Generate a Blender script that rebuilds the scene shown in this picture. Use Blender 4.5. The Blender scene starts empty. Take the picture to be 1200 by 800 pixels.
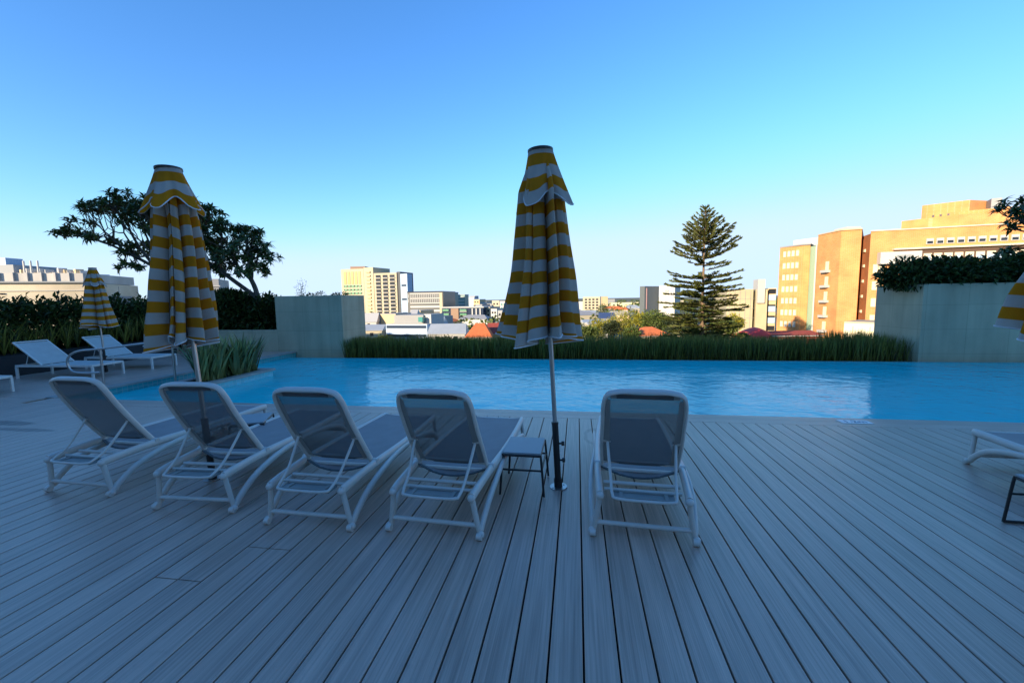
import bpy, bmesh, math, random
from mathutils import Vector, Matrix, noise
random.seed(7)
R = math.radians
C = bpy.context.scene.collection
scene = bpy.context.scene

# ------------------------------------------------------------------ camera
EYE = Vector((0, 0, 1.55)); FPX = 495.0
yc = Vector((76, 51, -FPX)).normalized()
hd = Vector((-1, -.015, 0))
v1 = Vector((76, 51, -FPX))
xc = -(v1 + hd * (-(v1.dot(v1)) / v1.dot(hd))).normalized()
zc = xc.cross(yc)
RM = Matrix((xc, yc, zc))            # camera -> world
cam = bpy.data.cameras.new('camera'); camo = bpy.data.objects.new('camera', cam); C.objects.link(camo)
camo.matrix_world = Matrix.Translation(EYE) @ RM.to_4x4()
cam.sensor_width = 36; cam.lens = FPX / 1200 * 36; cam.clip_start = .05; cam.clip_end = 20000
scene.camera = camo

def pt(u, D, v=400):
    """point in the world at photograph column u, row v, D metres in front of the camera"""
    return EYE + RM @ Vector(((u - 600) / FPX * D, -(v - 400) / FPX * D, -D))
def zat(u, v, D): return pt(u, D, v).z
def atY(u, v, y):
    d = RM @ Vector(((u - 600), -(v - 400), -FPX)); return EYE + d * (y / d.y)

# ------------------------------------------------------------------ materials
MATS = {}
def nodes(name):
    m = bpy.data.materials.new(name); m.use_nodes = True
    nt = m.node_tree; b = nt.nodes['Principled BSDF']
    return m, nt, b
def mat(name, col, rough=.6, metal=0, var=.12, scale=6, bump=0, spec=.5, island=0, trans=0, coords='Object', stretch=None):
    if name in MATS: return MATS[name]
    m, nt, b = nodes(name); N = nt.nodes; L = nt.links
    b.inputs['Roughness'].default_value = rough; b.inputs['Metallic'].default_value = metal
    b.inputs['Specular IOR Level'].default_value = spec
    tc = N.new('ShaderNodeTexCoord'); src = tc.outputs[coords]
    if stretch:
        mp = N.new('ShaderNodeMapping'); mp.inputs['Scale'].default_value = stretch
        L.new(src, mp.inputs[0]); src = mp.outputs[0]
    no = N.new('ShaderNodeTexNoise'); no.inputs['Scale'].default_value = scale; no.inputs['Detail'].default_value = 5
    L.new(src, no.inputs['Vector'])
    mr = N.new('ShaderNodeMapRange'); mr.inputs[3].default_value = 1 - var; mr.inputs[4].default_value = 1 + var
    mr.inputs[1].default_value = .25; mr.inputs[2].default_value = .75
    L.new(no.outputs[0], mr.inputs[0]); f = mr.outputs[0]
    if island:
        g = N.new('ShaderNodeNewGeometry'); mr2 = N.new('ShaderNodeMapRange')
        mr2.inputs[3].default_value = 1 - island; mr2.inputs[4].default_value = 1 + island
        L.new(g.outputs['Random Per Island'], mr2.inputs[0])
        mu = N.new('ShaderNodeMath'); mu.operation = 'MULTIPLY'; L.new(f, mu.inputs[0]); L.new(mr2.outputs[0], mu.inputs[1]); f = mu.outputs[0]
    vm = N.new('ShaderNodeVectorMath'); vm.operation = 'SCALE'; vm.inputs[0].default_value = col[:3]
    L.new(f, vm.inputs['Scale']); L.new(vm.outputs[0], b.inputs['Base Color'])
    if bump:
        bp = N.new('ShaderNodeBump'); bp.inputs['Strength'].default_value = bump; bp.inputs['Distance'].default_value = .01
        L.new(no.outputs[0], bp.inputs['Height']); L.new(bp.outputs[0], b.inputs['Normal'])
    if trans:
        t = N.new('ShaderNodeBsdfTranslucent'); L.new(vm.outputs[0], t.inputs[0])
        mx = N.new('ShaderNodeMixShader'); mx.inputs[0].default_value = trans
        L.new(b.outputs[0], mx.inputs[1]); L.new(t.outputs[0], mx.inputs[2])
        L.new(mx.outputs[0], N['Material Output'].inputs[0])
    MATS[name] = m; return m

def deck_mat(name, along, w=.151, col=(.48, .355, .285), x0=.03):
    m, nt, b = nodes(name); N = nt.nodes; L = nt.links
    tc = N.new('ShaderNodeTexCoord'); sx = N.new('ShaderNodeSeparateXYZ'); L.new(tc.outputs['Object'], sx.inputs[0])
    ax, ay = (0, 1) if along == 'Y' else (1, 0)
    def M(op, a, b2=None):
        n = N.new('ShaderNodeMath'); n.operation = op
        for i, q in enumerate((a, b2)):
            if q is None: continue
            if isinstance(q, (int, float)): n.inputs[i].default_value = q
            else: L.new(q, n.inputs[i])
        return n.outputs[0]
    bi = M('FLOOR', M('DIVIDE', M('SUBTRACT', sx.outputs[ax], x0), w))
    # streaky grain: noise stretched along the board, shifted per board
    cb = N.new('ShaderNodeCombineXYZ')
    L.new(M('MULTIPLY', sx.outputs[ax], 1.0), cb.inputs[0]); L.new(M('MULTIPLY', sx.outputs[ay], .018), cb.inputs[1]); L.new(M('MULTIPLY', bi, 3.7), cb.inputs[2])
    n1 = N.new('ShaderNodeTexNoise'); n1.inputs['Scale'].default_value = 95; n1.inputs['Detail'].default_value = 4; L.new(cb.outputs[0], n1.inputs['Vector'])
    cb2 = N.new('ShaderNodeCombineXYZ'); L.new(sx.outputs[ax], cb2.inputs[0]); L.new(M('MULTIPLY', sx.outputs[ay], .06), cb2.inputs[1]); L.new(M('MULTIPLY', bi, 1.3), cb2.inputs[2])
    n2 = N.new('ShaderNodeTexNoise'); n2.inputs['Scale'].default_value = 22; n2.inputs['Detail'].default_value = 6; L.new(cb2.outputs[0], n2.inputs['Vector'])
    n3 = N.new('ShaderNodeTexNoise'); n3.inputs['Scale'].default_value = .7; n3.inputs['Detail'].default_value = 6; L.new(tc.outputs['Object'], n3.inputs['Vector'])
    wn = N.new('ShaderNodeTexWhiteNoise'); wn.noise_dimensions = '1D'; L.new(bi, wn.inputs['W'])
    v = M('ADD', M('MULTIPLY', n1.outputs[0], .95), M('MULTIPLY', n2.outputs[0], .65))
    v = M('ADD', v, M('MULTIPLY', n3.outputs[0], .45)); v = M('ADD', v, M('MULTIPLY', wn.outputs[0], .14)); v = M('SUBTRACT', v, .10)
    # dried water marks and scuffs
    n4 = N.new('ShaderNodeTexNoise'); n4.inputs['Scale'].default_value = 2.3; n4.inputs['Detail'].default_value = 8; n4.inputs['Roughness'].default_value = .7
    L.new(tc.outputs['Object'], n4.inputs['Vector'])
    st = N.new('ShaderNodeMapRange'); st.inputs[1].default_value = .63; st.inputs[2].default_value = .70; st.inputs[3].default_value = 1; st.inputs[4].default_value = .86
    L.new(n4.outputs[0], st.inputs[0]); v = M('MULTIPLY', v, st.outputs[0])
    # a wet ring and two wet patches
    def ell(cx, cy, rx, ry):
        dx = M('DIVIDE', M('SUBTRACT', sx.outputs[0], cx), rx); dy = M('DIVIDE', M('SUBTRACT', sx.outputs[1], cy), ry)
        d = M('SQRT', M('ADD', M('MULTIPLY', dx, dx), M('MULTIPLY', dy, dy)))
        return M('ADD', d, M('MULTIPLY', M('SUBTRACT', n4.outputs[0], .5), .9))
    def soft(v_, a, b_, lo, hi):
        r = N.new('ShaderNodeMapRange'); r.inputs[1].default_value = a; r.inputs[2].default_value = b_; r.inputs[3].default_value = lo; r.inputs[4].default_value = hi
        L.new(v_, r.inputs[0]); return r.outputs[0]
    ring = M('ABSOLUTE', M('SUBTRACT', ell(.22, 4.7, .13, .26), 1.0))
    wet = M('MULTIPLY', soft(ring, .1, .2, .72, 1), M('MULTIPLY', soft(ell(-7.6, 4.42, .55, .10), .8, 1.1, .45, 1), soft(ell(-6.9, 4.2, .5, .06), .8, 1.1, .5, 1)))
    v = M('MULTIPLY', v, wet)
    vm = N.new('ShaderNodeVectorMath'); vm.operation = 'SCALE'; vm.inputs[0].default_value = col; L.new(v, vm.inputs['Scale'])
    L.new(vm.outputs[0], b.inputs['Base Color'])
    L.new(M('ADD', M('MULTIPLY', n2.outputs[0], .25), .24), b.inputs['Roughness']); b.inputs['IOR'].default_value = 1.6
    # fine ribs of the moulded boards
    rib = M('SINE', M('MULTIPLY', sx.outputs[ax], 6.2832 / .0095))
    h = M('ADD', M('MULTIPLY', rib, .25), n1.outputs[0])
    bp = N.new('ShaderNodeBump'); bp.inputs['Strength'].default_value = .22; bp.inputs['Distance'].default_value = .003
    L.new(h, bp.inputs['Height']); L.new(bp.outputs[0], b.inputs['Normal'])
    return m

def tile_mat(name, c1, grout, size=.05, rough=.25):
    m, nt, b = nodes(name); N = nt.nodes; L = nt.links
    tc = N.new('ShaderNodeTexCoord'); g = N.new('ShaderNodeNewGeometry')
    # choose plane: walls use (x+y, z), floors (x, y)
    s = N.new('ShaderNodeSeparateXYZ'); L.new(tc.outputs['Object'], s.inputs[0])
    sn = N.new('ShaderNodeSeparateXYZ'); L.new(g.outputs['Normal'], sn.inputs[0])
    ab = N.new('ShaderNodeMath'); ab.operation = 'ABSOLUTE'; L.new(sn.outputs[2], ab.inputs[0])
    gt = N.new('ShaderNodeMath'); gt.operation = 'GREATER_THAN'; gt.inputs[1].default_value = .5; L.new(ab.outputs[0], gt.inputs[0])
    ad = N.new('ShaderNodeMath'); ad.operation = 'ADD'; L.new(s.outputs[0], ad.inputs[0]); L.new(s.outputs[1], ad.inputs[1])
    ca = N.new('ShaderNodeCombineXYZ'); L.new(ad.outputs[0], ca.inputs[0]); L.new(s.outputs[2], ca.inputs[1])
    mx = N.new('ShaderNodeMix'); mx.data_type = 'VECTOR'
    L.new(gt.outputs[0], mx.inputs['Factor']); L.new(ca.outputs[0], mx.inputs[4]); L.new(tc.outputs['Object'], mx.inputs[5])
    br = N.new('ShaderNodeTexBrick'); br.offset = 0; br.squash = 1
    br.inputs['Scale'].default_value = 1 / size; br.inputs['Brick Width'].default_value = 1; br.inputs['Row Height'].default_value = 1
    br.inputs['Mortar Size'].default_value = .035
    br.inputs['Color1'].default_value = (*c1, 1); br.inputs['Color2'].default_value = (*[q * .82 for q in c1], 1); br.inputs['Mortar'].default_value = (*grout, 1)
    L.new(mx.outputs[1], br.inputs['Vector']); L.new(br.outputs[0], b.inputs['Base Color']); b.inputs['Roughness'].default_value = rough
    return m

def brick_mat(name, c1, c2, mortar, scale=1.0):
    m, nt, b = nodes(name); N = nt.nodes; L = nt.links
    tc = N.new('ShaderNodeTexCoord'); s = N.new('ShaderNodeSeparateXYZ'); L.new(tc.outputs['Object'], s.inputs[0])
    ad = N.new('ShaderNodeMath'); ad.operation = 'ADD'; L.new(s.outputs[0], ad.inputs[0]); L.new(s.outputs[1], ad.inputs[1])
    ca = N.new('ShaderNodeCombineXYZ'); L.new(ad.outputs[0], ca.inputs[0]); L.new(s.outputs[2], ca.inputs[1])
    br = N.new('ShaderNodeTexBrick'); br.inputs['Scale'].default_value = scale; br.inputs['Brick Width'].default_value = .6; br.inputs['Row Height'].default_value = .2
    br.inputs['Mortar Size'].default_value = .02
    br.inputs['Color1'].default_value = (*c1, 1); br.inputs['Color2'].default_value = (*c2, 1); br.inputs['Mortar'].default_value = (*mortar, 1)
    L.new(ca.outputs[0], br.inputs['Vector'])
    n = N.new('ShaderNodeTexNoise'); n.inputs['Scale'].default_value = .35; n.inputs['Detail'].default_value = 8; L.new(tc.outputs['Object'], n.inputs['Vector'])
    mr = N.new('ShaderNodeMapRange'); mr.inputs[1].default_value = .3; mr.inputs[2].default_value = .7; mr.inputs[3].default_value = .8; mr.inputs[4].default_value = 1.15; L.new(n.outputs[0], mr.inputs[0])
    vm = N.new('ShaderNodeVectorMath'); vm.operation = 'SCALE'; L.new(br.outputs[0], vm.inputs[0]); L.new(mr.outputs[0], vm.inputs['Scale'])
    L.new(vm.outputs[0], b.inputs['Base Color']); b.inputs['Roughness'].default_value = .85
    return m

def render_mat(name, col, panel=None):
    """painted render on the planter blocks: faint joints, streaks and patches"""
    m, nt, b = nodes(name); N = nt.nodes; L = nt.links
    tc = N.new('ShaderNodeTexCoord')
    mp = N.new('ShaderNodeMapping'); mp.inputs['Scale'].default_value = (3.5, 3.5, .35); L.new(tc.outputs['Object'], mp.inputs[0])
    n = N.new('ShaderNodeTexNoise'); n.inputs['Scale'].default_value = 1.2; n.inputs['Detail'].default_value = 8; L.new(mp.outputs[0], n.inputs['Vector'])
    n2 = N.new('ShaderNodeTexNoise'); n2.inputs['Scale'].default_value = 1.1; n2.inputs['Detail'].default_value = 7; L.new(tc.outputs['Object'], n2.inputs['Vector'])
    s = N.new('ShaderNodeSeparateXYZ'); L.new(tc.outputs['Object'], s.inputs[0])
    ad = N.new('ShaderNodeMath'); ad.operation = 'ADD'; L.new(s.outputs[0], ad.inputs[0]); L.new(s.outputs[1], ad.inputs[1])
    ca = N.new('ShaderNodeCombineXYZ'); L.new(ad.outputs[0], ca.inputs[0]); L.new(s.outputs[2], ca.inputs[1])
    br = N.new('ShaderNodeTexBrick'); br.offset = 0; br.inputs['Scale'].default_value = 1; br.inputs['Brick Width'].default_value = .9; br.inputs['Row Height'].default_value = .6
    br.inputs['Mortar Size'].default_value = .006; br.inputs['Mortar Smooth'].default_value = .5
    br.inputs['Color1'].default_value = (1, 1, 1, 1); br.inputs['Color2'].default_value = (.93, .93, .93, 1); br.inputs['Mortar'].default_value = (.66, .66, .66, 1)
    L.new(ca.outputs[0], br.inputs['Vector'])
    a = N.new('ShaderNodeMapRange'); a.inputs[1].default_value = .3; a.inputs[2].default_value = .7; a.inputs[3].default_value = .84; a.inputs[4].default_value = 1.1; L.new(n.outputs[0], a.inputs[0])
    a2 = N.new('ShaderNodeMapRange'); a2.inputs[1].default_value = .3; a2.inputs[2].default_value = .7; a2.inputs[3].default_value = .88; a2.inputs[4].default_value = 1.1; L.new(n2.outputs[0], a2.inputs[0])
    mu = N.new('ShaderNodeMath'); mu.operation = 'MULTIPLY'; L.new(a.outputs[0], mu.inputs[0]); L.new(a2.outputs[0], mu.inputs[1])
    mx = N.new('ShaderNodeMix'); mx.data_type = 'RGBA'; mx.blend_type = 'MULTIPLY'; mx.inputs['Factor'].default_value = .8
    mx.inputs[6].default_value = (*col, 1); L.new(br.outputs[0], mx.inputs[7])
    vm = N.new('ShaderNodeVectorMath'); vm.operation = 'SCALE'; L.new(mx.outputs[2], vm.inputs[0]); L.new(mu.outputs[0], vm.inputs['Scale'])
    L.new(vm.outputs[0], b.inputs['Base Color']); b.inputs['Roughness'].default_value = .8
    bp = N.new('ShaderNodeBump'); bp.inputs['Strength'].default_value = .2; bp.inputs['Distance'].default_value = .02
    L.new(n2.outputs[0], bp.inputs['Height']); L.new(bp.outputs[0], b.inputs['Normal'])
    return m

def cloth_mat():
    m, nt, b = nodes('striped_canvas'); N = nt.nodes; L = nt.links
    uv = N.new('ShaderNodeUVMap'); s = N.new('ShaderNodeSeparateXYZ'); L.new(uv.outputs[0], s.inputs[0])
    fr = N.new('ShaderNodeMath'); fr.operation = 'FRACT'; L.new(s.outputs[1], fr.inputs[0])
    rp = N.new('ShaderNodeValToRGB'); e = rp.color_ramp.elements
    rp.color_ramp.interpolation = 'CONSTANT'
    e[0].position = 0; e[0].color = (.60, .57, .53, 1); e[1].position = .5; e[1].color = (.68, .27, .014, 1)
    L.new(fr.outputs[0], rp.inputs[0])
    n = N.new('ShaderNodeTexNoise'); n.inputs['Scale'].default_value = 5; n.inputs['Detail'].default_value = 6
    tc = N.new('ShaderNodeTexCoord'); L.new(tc.outputs['Object'], n.inputs['Vector'])
    a = N.new('ShaderNodeMapRange'); a.inputs[1].default_value = .3; a.inputs[2].default_value = .7; a.inputs[3].default_value = .86; a.inputs[4].default_value = 1.06; L.new(n.outputs[0], a.inputs[0])
    vm = N.new('ShaderNodeVectorMath'); vm.operation = 'SCALE'; L.new(rp.outputs[0], vm.inputs[0]); L.new(a.outputs[0], vm.inputs['Scale'])
    L.new(vm.outputs[0], b.inputs['Base Color']); b.inputs['Roughness'].default_value = .9
    b.inputs['Specular IOR Level'].default_value = .15
    t = N.new('ShaderNodeBsdfTranslucent'); L.new(vm.outputs[0], t.inputs[0])
    mx = N.new('ShaderNodeMixShader'); mx.inputs[0].default_value = .38
    L.new(b.outputs[0], mx.inputs[1]); L.new(t.outputs[0], mx.inputs[2]); L.new(mx.outputs[0], N['Material Output'].inputs[0])
    n5 = N.new('ShaderNodeTexNoise'); n5.inputs['Scale'].default_value = 14; n5.inputs['Detail'].default_value = 4; L.new(tc.outputs['Object'], n5.inputs['Vector'])
    bp = N.new('ShaderNodeBump'); bp.inputs['Strength'].default_value = .25; bp.inputs['Distance'].default_value = .02
    L.new(n5.outputs[0], bp.inputs['Height']); L.new(bp.outputs[0], b.inputs['Normal'])
    return m

def sling_mat(name, col, alpha):
    m, nt, b = nodes(name); N = nt.nodes; L = nt.links
    b.inputs['Base Color'].default_value = (*col, 1); b.inputs['Roughness'].default_value = .65
    tc = N.new('ShaderNodeTexCoord'); n = N.new('ShaderNodeTexNoise'); n.inputs['Scale'].default_value = 8; L.new(tc.outputs['Object'], n.inputs['Vector'])
    w = N.new('ShaderNodeTexWave'); w.inputs['Scale'].default_value = 60; w.inputs['Distortion'].default_value = .4; L.new(tc.outputs['Object'], w.inputs['Vector'])
    bp = N.new('ShaderNodeBump'); bp.inputs['Strength'].default_value = .2; bp.inputs['Distance'].default_value = .002; L.new(w.outputs[0], bp.inputs['Height']); L.new(bp.outputs[0], b.inputs['Normal'])
    vm = N.new('ShaderNodeMapRange'); vm.inputs[3].default_value = .85; vm.inputs[4].default_value = 1.15; L.new(n.outputs[0], vm.inputs[0])
    sc = N.new('ShaderNodeVectorMath'); sc.operation = 'SCALE'; sc.inputs[0].default_value = col; L.new(vm.outputs[0], sc.inputs['Scale']); L.new(sc.outputs[0], b.inputs['Base Color'])
    if alpha < 1:
        t = N.new('ShaderNodeBsdfTransparent'); mx = N.new('ShaderNodeMixShader'); mx.inputs[0].default_value = alpha
        L.new(t.outputs[0], mx.inputs[1]); L.new(b.outputs[0], mx.inputs[2]); L.new(mx.outputs[0], N['Material Output'].inputs[0])
    return m

def water_mat():
    m, nt, b = nodes('pool_water'); N = nt.nodes; L = nt.links; N.remove(b)
    tc = N.new('ShaderNodeTexCoord')
    def nz(scale, det, st=(1, 1, 1), dist=0):
        mp = N.new('ShaderNodeMapping'); mp.inputs['Scale'].default_value = st; L.new(tc.outputs['Object'], mp.inputs[0])
        n = N.new('ShaderNodeTexNoise'); n.inputs['Scale'].default_value = scale; n.inputs['Detail'].default_value = det; n.inputs['Distortion'].default_value = dist
        L.new(mp.outputs[0], n.inputs['Vector']); return n.outputs[0]
    a = nz(1.6, 2, (1, 1.3, 1), .4); c = nz(7, 3, (1, 1.5, 1), .6)
    ad = N.new('ShaderNodeMath'); ad.operation = 'MULTIPLY_ADD'; ad.inputs[1].default_value = .35; L.new(c, ad.inputs[0]); L.new(a, ad.inputs[2])
    bp = N.new('ShaderNodeBump'); bp.inputs['Strength'].default_value = 1; bp.inputs['Distance'].default_value = .02; L.new(ad.outputs[0], bp.inputs['Height'])
    t = N.new('ShaderNodeBsdfTransparent'); t.inputs[0].default_value = (.62, .95, .99, 1)
    df = N.new('ShaderNodeBsdfDiffuse'); df.inputs[0].default_value = (.005, .90, 1.0, 1)
    m0 = N.new('ShaderNodeMixShader'); m0.inputs[0].default_value = .74; L.new(t.outputs[0], m0.inputs[1]); L.new(df.outputs[0], m0.inputs[2])
    g = N.new('ShaderNodeBsdfGlossy'); g.inputs['Roughness'].default_value = .02; L.new(bp.outputs[0], g.inputs['Normal'])
    f = N.new('ShaderNodeFresnel'); f.inputs[0].default_value = 1.4; L.new(bp.outputs[0], f.inputs['Normal'])
    mx = N.new('ShaderNodeMixShader'); L.new(f.outputs[0], mx.inputs[0]); L.new(m0.outputs[0], mx.inputs[1]); L.new(g.outputs[0], mx.inputs[2])
    L.new(mx.outputs[0], N['Material Output'].inputs[0]); return m

# ------------------------------------------------------------------ mesh helpers
class MB:
    def __init__(s): s.v = []; s.f = []; s.uv = None
    def box(s, x0, y0, z0, x1, y1, z1, M=None):
        b = len(s.v)
        p = [Vector(q) for q in ((x0, y0, z0), (x1, y0, z0), (x1, y1, z0), (x0, y1, z0), (x0, y0, z1), (x1, y0, z1), (x1, y1, z1), (x0, y1, z1))]
        if M is not None: p = [M @ q for q in p]
        s.v += [tuple(q) for q in p]
        s.f += [tuple(b + i for i in q) for q in ((0, 3, 2, 1), (4, 5, 6, 7), (0, 1, 5, 4), (1, 2, 6, 5), (2, 3, 7, 6), (3, 0, 4, 7))]
        return s
    def prism(s, poly, z0, z1):
        a = sum(poly[i][0] * poly[(i + 1) % len(poly)][1] - poly[(i + 1) % len(poly)][0] * poly[i][1] for i in range(len(poly)))
        if a < 0: poly = poly[::-1]
        b = len(s.v); n = len(poly)
        zt = z1 if isinstance(z1, (list, tuple)) else [z1] * n
        s.v += [(p[0], p[1], z0) for p in poly] + [(p[0], p[1], z) for p, z in zip(poly, zt)]
        s.f += [tuple(range(b + n - 1, b - 1, -1)), tuple(range(b + n, b + 2 * n))]
        s.f += [(b + i, b + (i + 1) % n, b + n + (i + 1) % n, b + n + i) for i in range(n)]
        return s
    def tube(s, pts, r, n=8, closed=False, flat=None, up=None):
        """sweep; r number or list; flat=(a,b): elliptical section scale sideways/vertical"""
        pts = [Vector(p) for p in pts]; m = len(pts); b = len(s.v)
        if not isinstance(r, (list, tuple)): r = [r] * m
        prev = None
        for i, p in enumerate(pts):
            if closed: t = pts[(i + 1) % m] - pts[i - 1]
            else: t = pts[min(i + 1, m - 1)] - pts[max(i - 1, 0)]
            t.normalize()
            if up is not None: side = t.cross(Vector(up))
            elif prev is None: side = t.cross(Vector((0, 0, 1)) if abs(t.z) < .9 else Vector((0, 1, 0)))
            else: side = prev - t * prev.dot(t)
            if side.length < 1e-5: side = t.cross(Vector((1, 0, 0)))
            side.normalize(); prev = side; u2 = side.cross(t)
            fa, fb = flat or (1, 1)
            for k in range(n):
                a = 2 * math.pi * (k + .5) / n
                q = p + side * (math.cos(a) * r[i] * fa) + u2 * (math.sin(a) * r[i] * fb); s.v.append(tuple(q))
        for i in range(m if closed else m - 1):
            j = (i + 1) % m
            for k in range(n):
                s.f.append((b + i * n + k, b + j * n + k, b + j * n + (k + 1) % n, b + i * n + (k + 1) % n))
        if not closed:
            s.f.append(tuple(b + k for k in range(n))); s.f.append(tuple(b + (m - 1) * n + k for k in range(n - 1, -1, -1)))
        return s
    def ball(s, c, r, n=10, sc=(1, 1, 1)):
        pts = []; rr = []
        b = len(s.v); m = n // 2 + 1
        for i in range(1, m):
            ph = math.pi * i / m
            for k in range(n):
                a = 2 * math.pi * k / n
                s.v.append((c[0] + r * sc[0] * math.sin(ph) * math.cos(a), c[1] + r * sc[1] * math.sin(ph) * math.sin(a), c[2] + r * sc[2] * math.cos(ph)))
        t = len(s.v); s.v += [(c[0], c[1], c[2] + r * sc[2]), (c[0], c[1], c[2] - r * sc[2])]
        for i in range(m - 2):
            for k in range(n):
                s.f.append((b + i * n + k, b + (i + 1) * n + k, b + (i + 1) * n + (k + 1) % n, b + i * n + (k + 1) % n))
        for k in range(n):
            s.f.append((t, b + k, b + (k + 1) % n)); s.f.append((t + 1, b + (m - 2) * n + (k + 1) % n, b + (m - 2) * n + k))
        return s
    def leaf(s, p, d, nrm, L, w, fold=.25, droop=.3):
        """a leaf: two folded halves, bent in the middle (6 faces)"""
        d = d.normalized(); side = d.cross(nrm)
        if side.length < 1e-4: side = d.cross(Vector((1, .3, .2)))
        side.normalize(); n = side.cross(d).normalized()
        b = len(s.v)
        mid = p + d * L * .5 + n * (L * droop * .15); tip = p + d * L - n * (L * droop * .35)
        q = p + d * L * .12
        up = n * (w * fold)
        for v in (p, mid - side * w * .5 + up, mid, mid + side * w * .5 + up, tip): s.v.append(tuple(v))
        s.f += [(b, b + 1, b + 2), (b, b + 2, b + 3), (b + 1, b + 4, b + 2), (b + 2, b + 4, b + 3)]
        return s
    def blade(s, p, d, up, L, w, bend, seg=3):
        """strap leaf growing from p towards up and arching to d"""
        b = len(s.v); side = d.cross(up)
        if side.length < 1e-4: side = Vector((1, 0, 0))
        side.normalize()
        for i in range(seg + 1):
            t = i / seg
            q = p + up * (L * t * (1 - .25 * bend * t)) + d * (L * bend * t * t)
            ww = w * (1 - t) ** .6 * (.75 + .5 * t) * .5 if i < seg else .0
            if i < seg: s.v += [tuple(q - side * ww), tuple(q + side * ww)]
            else: s.v.append(tuple(q))
        for i in range(seg - 1): s.f.append((b + 2 * i, b + 2 * i + 1, b + 2 * i + 3, b + 2 * i + 2))
        s.f.append((b + 2 * seg - 2, b + 2 * seg - 1, b + 2 * seg))
        return s
    def build(s, name, m, parent=None, smooth=False, bevel=0, loc=None):
        me = bpy.data.meshes.new(name); me.from_pydata(s.v, [], s.f); me.materials.append(m)
        if s.uv:
            ul = me.uv_layers.new(name='UVMap')
            for lp in me.loops: ul.data[lp.index].uv = s.uv[lp.vertex_index]
        if bevel:
            bm = bmesh.new(); bm.from_mesh(me); bmesh.ops.remove_doubles(bm, verts=bm.verts, dist=1e-5)
            bmesh.ops.bevel(bm, geom=bm.edges[:], offset=bevel, segments=2, profile=.7, affect='EDGES', clamp_overlap=True); bm.to_mesh(me); bm.free()
        if smooth:
            for p in me.polygons: p.use_smooth = True
            try: me.set_sharp_from_angle(angle=R(50))
            except Exception: pass
        o = bpy.data.objects.new(name, me); C.objects.link(o)
        if parent: o.parent = parent
        if loc is not None: o.location = loc
        return o

def spline(pts, n=6, closed=False):
    P = [Vector(p) for p in pts]; out = []; m = len(P)
    for i in range(m if closed else m - 1):
        if closed: a, b, c, d = P[i - 1], P[i], P[(i + 1) % m], P[(i + 2) % m]
        else: a, b, c, d = P[max(i - 1, 0)], P[i], P[i + 1], P[min(i + 2, m - 1)]
        for k in range(n):
            t = k / n
            out.append(.5 * ((2 * b) + (c - a) * t + (2 * a - 5 * b + 4 * c - d) * t * t + (3 * b - a - 3 * c + d) * t ** 3))
    if not closed: out.append(P[-1])
    return out

def tag(o, label=None, cat=None, group=None, kind=None):
    if label: o['label'] = label
    if cat: o['category'] = cat
    if group: o['group'] = group
    if kind: o['kind'] = kind
    return o
def empty(name, loc=(0, 0, 0), rz=0):
    o = bpy.data.objects.new(name, None); C.objects.link(o); o.location = loc; o.rotation_euler = (0, 0, rz); o.empty_display_size = .2
    return o
def copy_tree(o, parent=None):
    c = o.copy(); C.objects.link(c); c.parent = parent
    for ch in list(o.children): copy_tree(ch, c)
    return c
def put(o, loc, rz, label, s=1):
    o.location = loc; o.rotation_euler = (0, 0, rz); o['label'] = label; o.scale = (s, s, s); return o
rnd = random.uniform

# ------------------------------------------------------------------ shared materials
M_deck = deck_mat('grey_composite_boards', 'Y')
M_cope = deck_mat('grey_composite_edge_boards', 'X', w=.175, x0=5.40)
M_dark = mat('dark_under_deck', (.012, .012, .013), .9)
M_white = mat('white_resin', (.60, .585, .55), .38, var=.05, scale=12)
M_white2 = mat('white_powder_coat', (.74, .73, .70), .4, var=.06, scale=9)
M_sling = sling_mat('grey_mesh_seat', (.27, .25, .25), 1)
M_backshade = sling_mat('shaded_mesh_back', (.11, .11, .115), .80)  # darker than the seat mesh: shade on the rear side painted in
M_trayd = sling_mat('grey_resin_tray', (.09, .11, .12), 1)
M_sling2 = sling_mat('pale_mesh_fabric', (.50, .53, .52), 1)
M_blackm = mat('black_metal', (.018, .018, .02), .4, spec=.5)
M_steel = mat('brushed_steel', (.50, .50, .50), .36, metal=1, var=.05)
M_tabletop = mat('pale_grey_table_top', (.27, .31, .34), .45, var=.06)
M_cloth = cloth_mat()
M_block = render_mat('grey_green_render', (.46, .43, .30))
M_plbox = mat('dark_planter_box', (.035, .037, .042), .7)
M_tile = tile_mat('turquoise_pool_tile', (.08, .80, .86), (.3, .80, .84))
M_tileband = tile_mat('teal_band_tile', (.08, .42, .44), (.3, .45, .45), .10)
M_tile2 = tile_mat('bright_cyan_tile', (.16, .62, .70), (.35, .62, .66), .10)
M_pale = mat('pale_wet_stone', (.46, .46, .44), .4)
M_stone = mat('grey_stone_coping', (.34, .33, .31), .6, var=.2, scale=5)
M_hedge = mat('dark_hedge_leaves', (.045, .072, .016), .5, island=.6, trans=.25, spec=.4)
M_reed = mat('green_reed_leaves', (.17, .17, .03), .55, island=.6, trans=.3)
M_flax = mat('grey_green_strap_leaves', (.22, .24, .085), .4, island=.6, trans=.25)
M_flax2 = mat('olive_strap_leaves', (.20, .19, .035), .5, island=.6, trans=.3)
M_frang = mat('frangipani_leaves', (.06, .10, .022), .32, island=.5, trans=.22, spec=.6)
M_bark = mat('grey_bark', (.09, .075, .06), .85, var=.3, scale=8, bump=.4)
M_soil = mat('dark_soil', (.03, .022, .015), .95, var=.4, scale=15)
M_pine = mat('pine_foliage', (.085, .10, .02), .6, island=.5, trans=.25)
M_pinebark = mat('pine_bark', (.16, .11, .07), .9)
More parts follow.
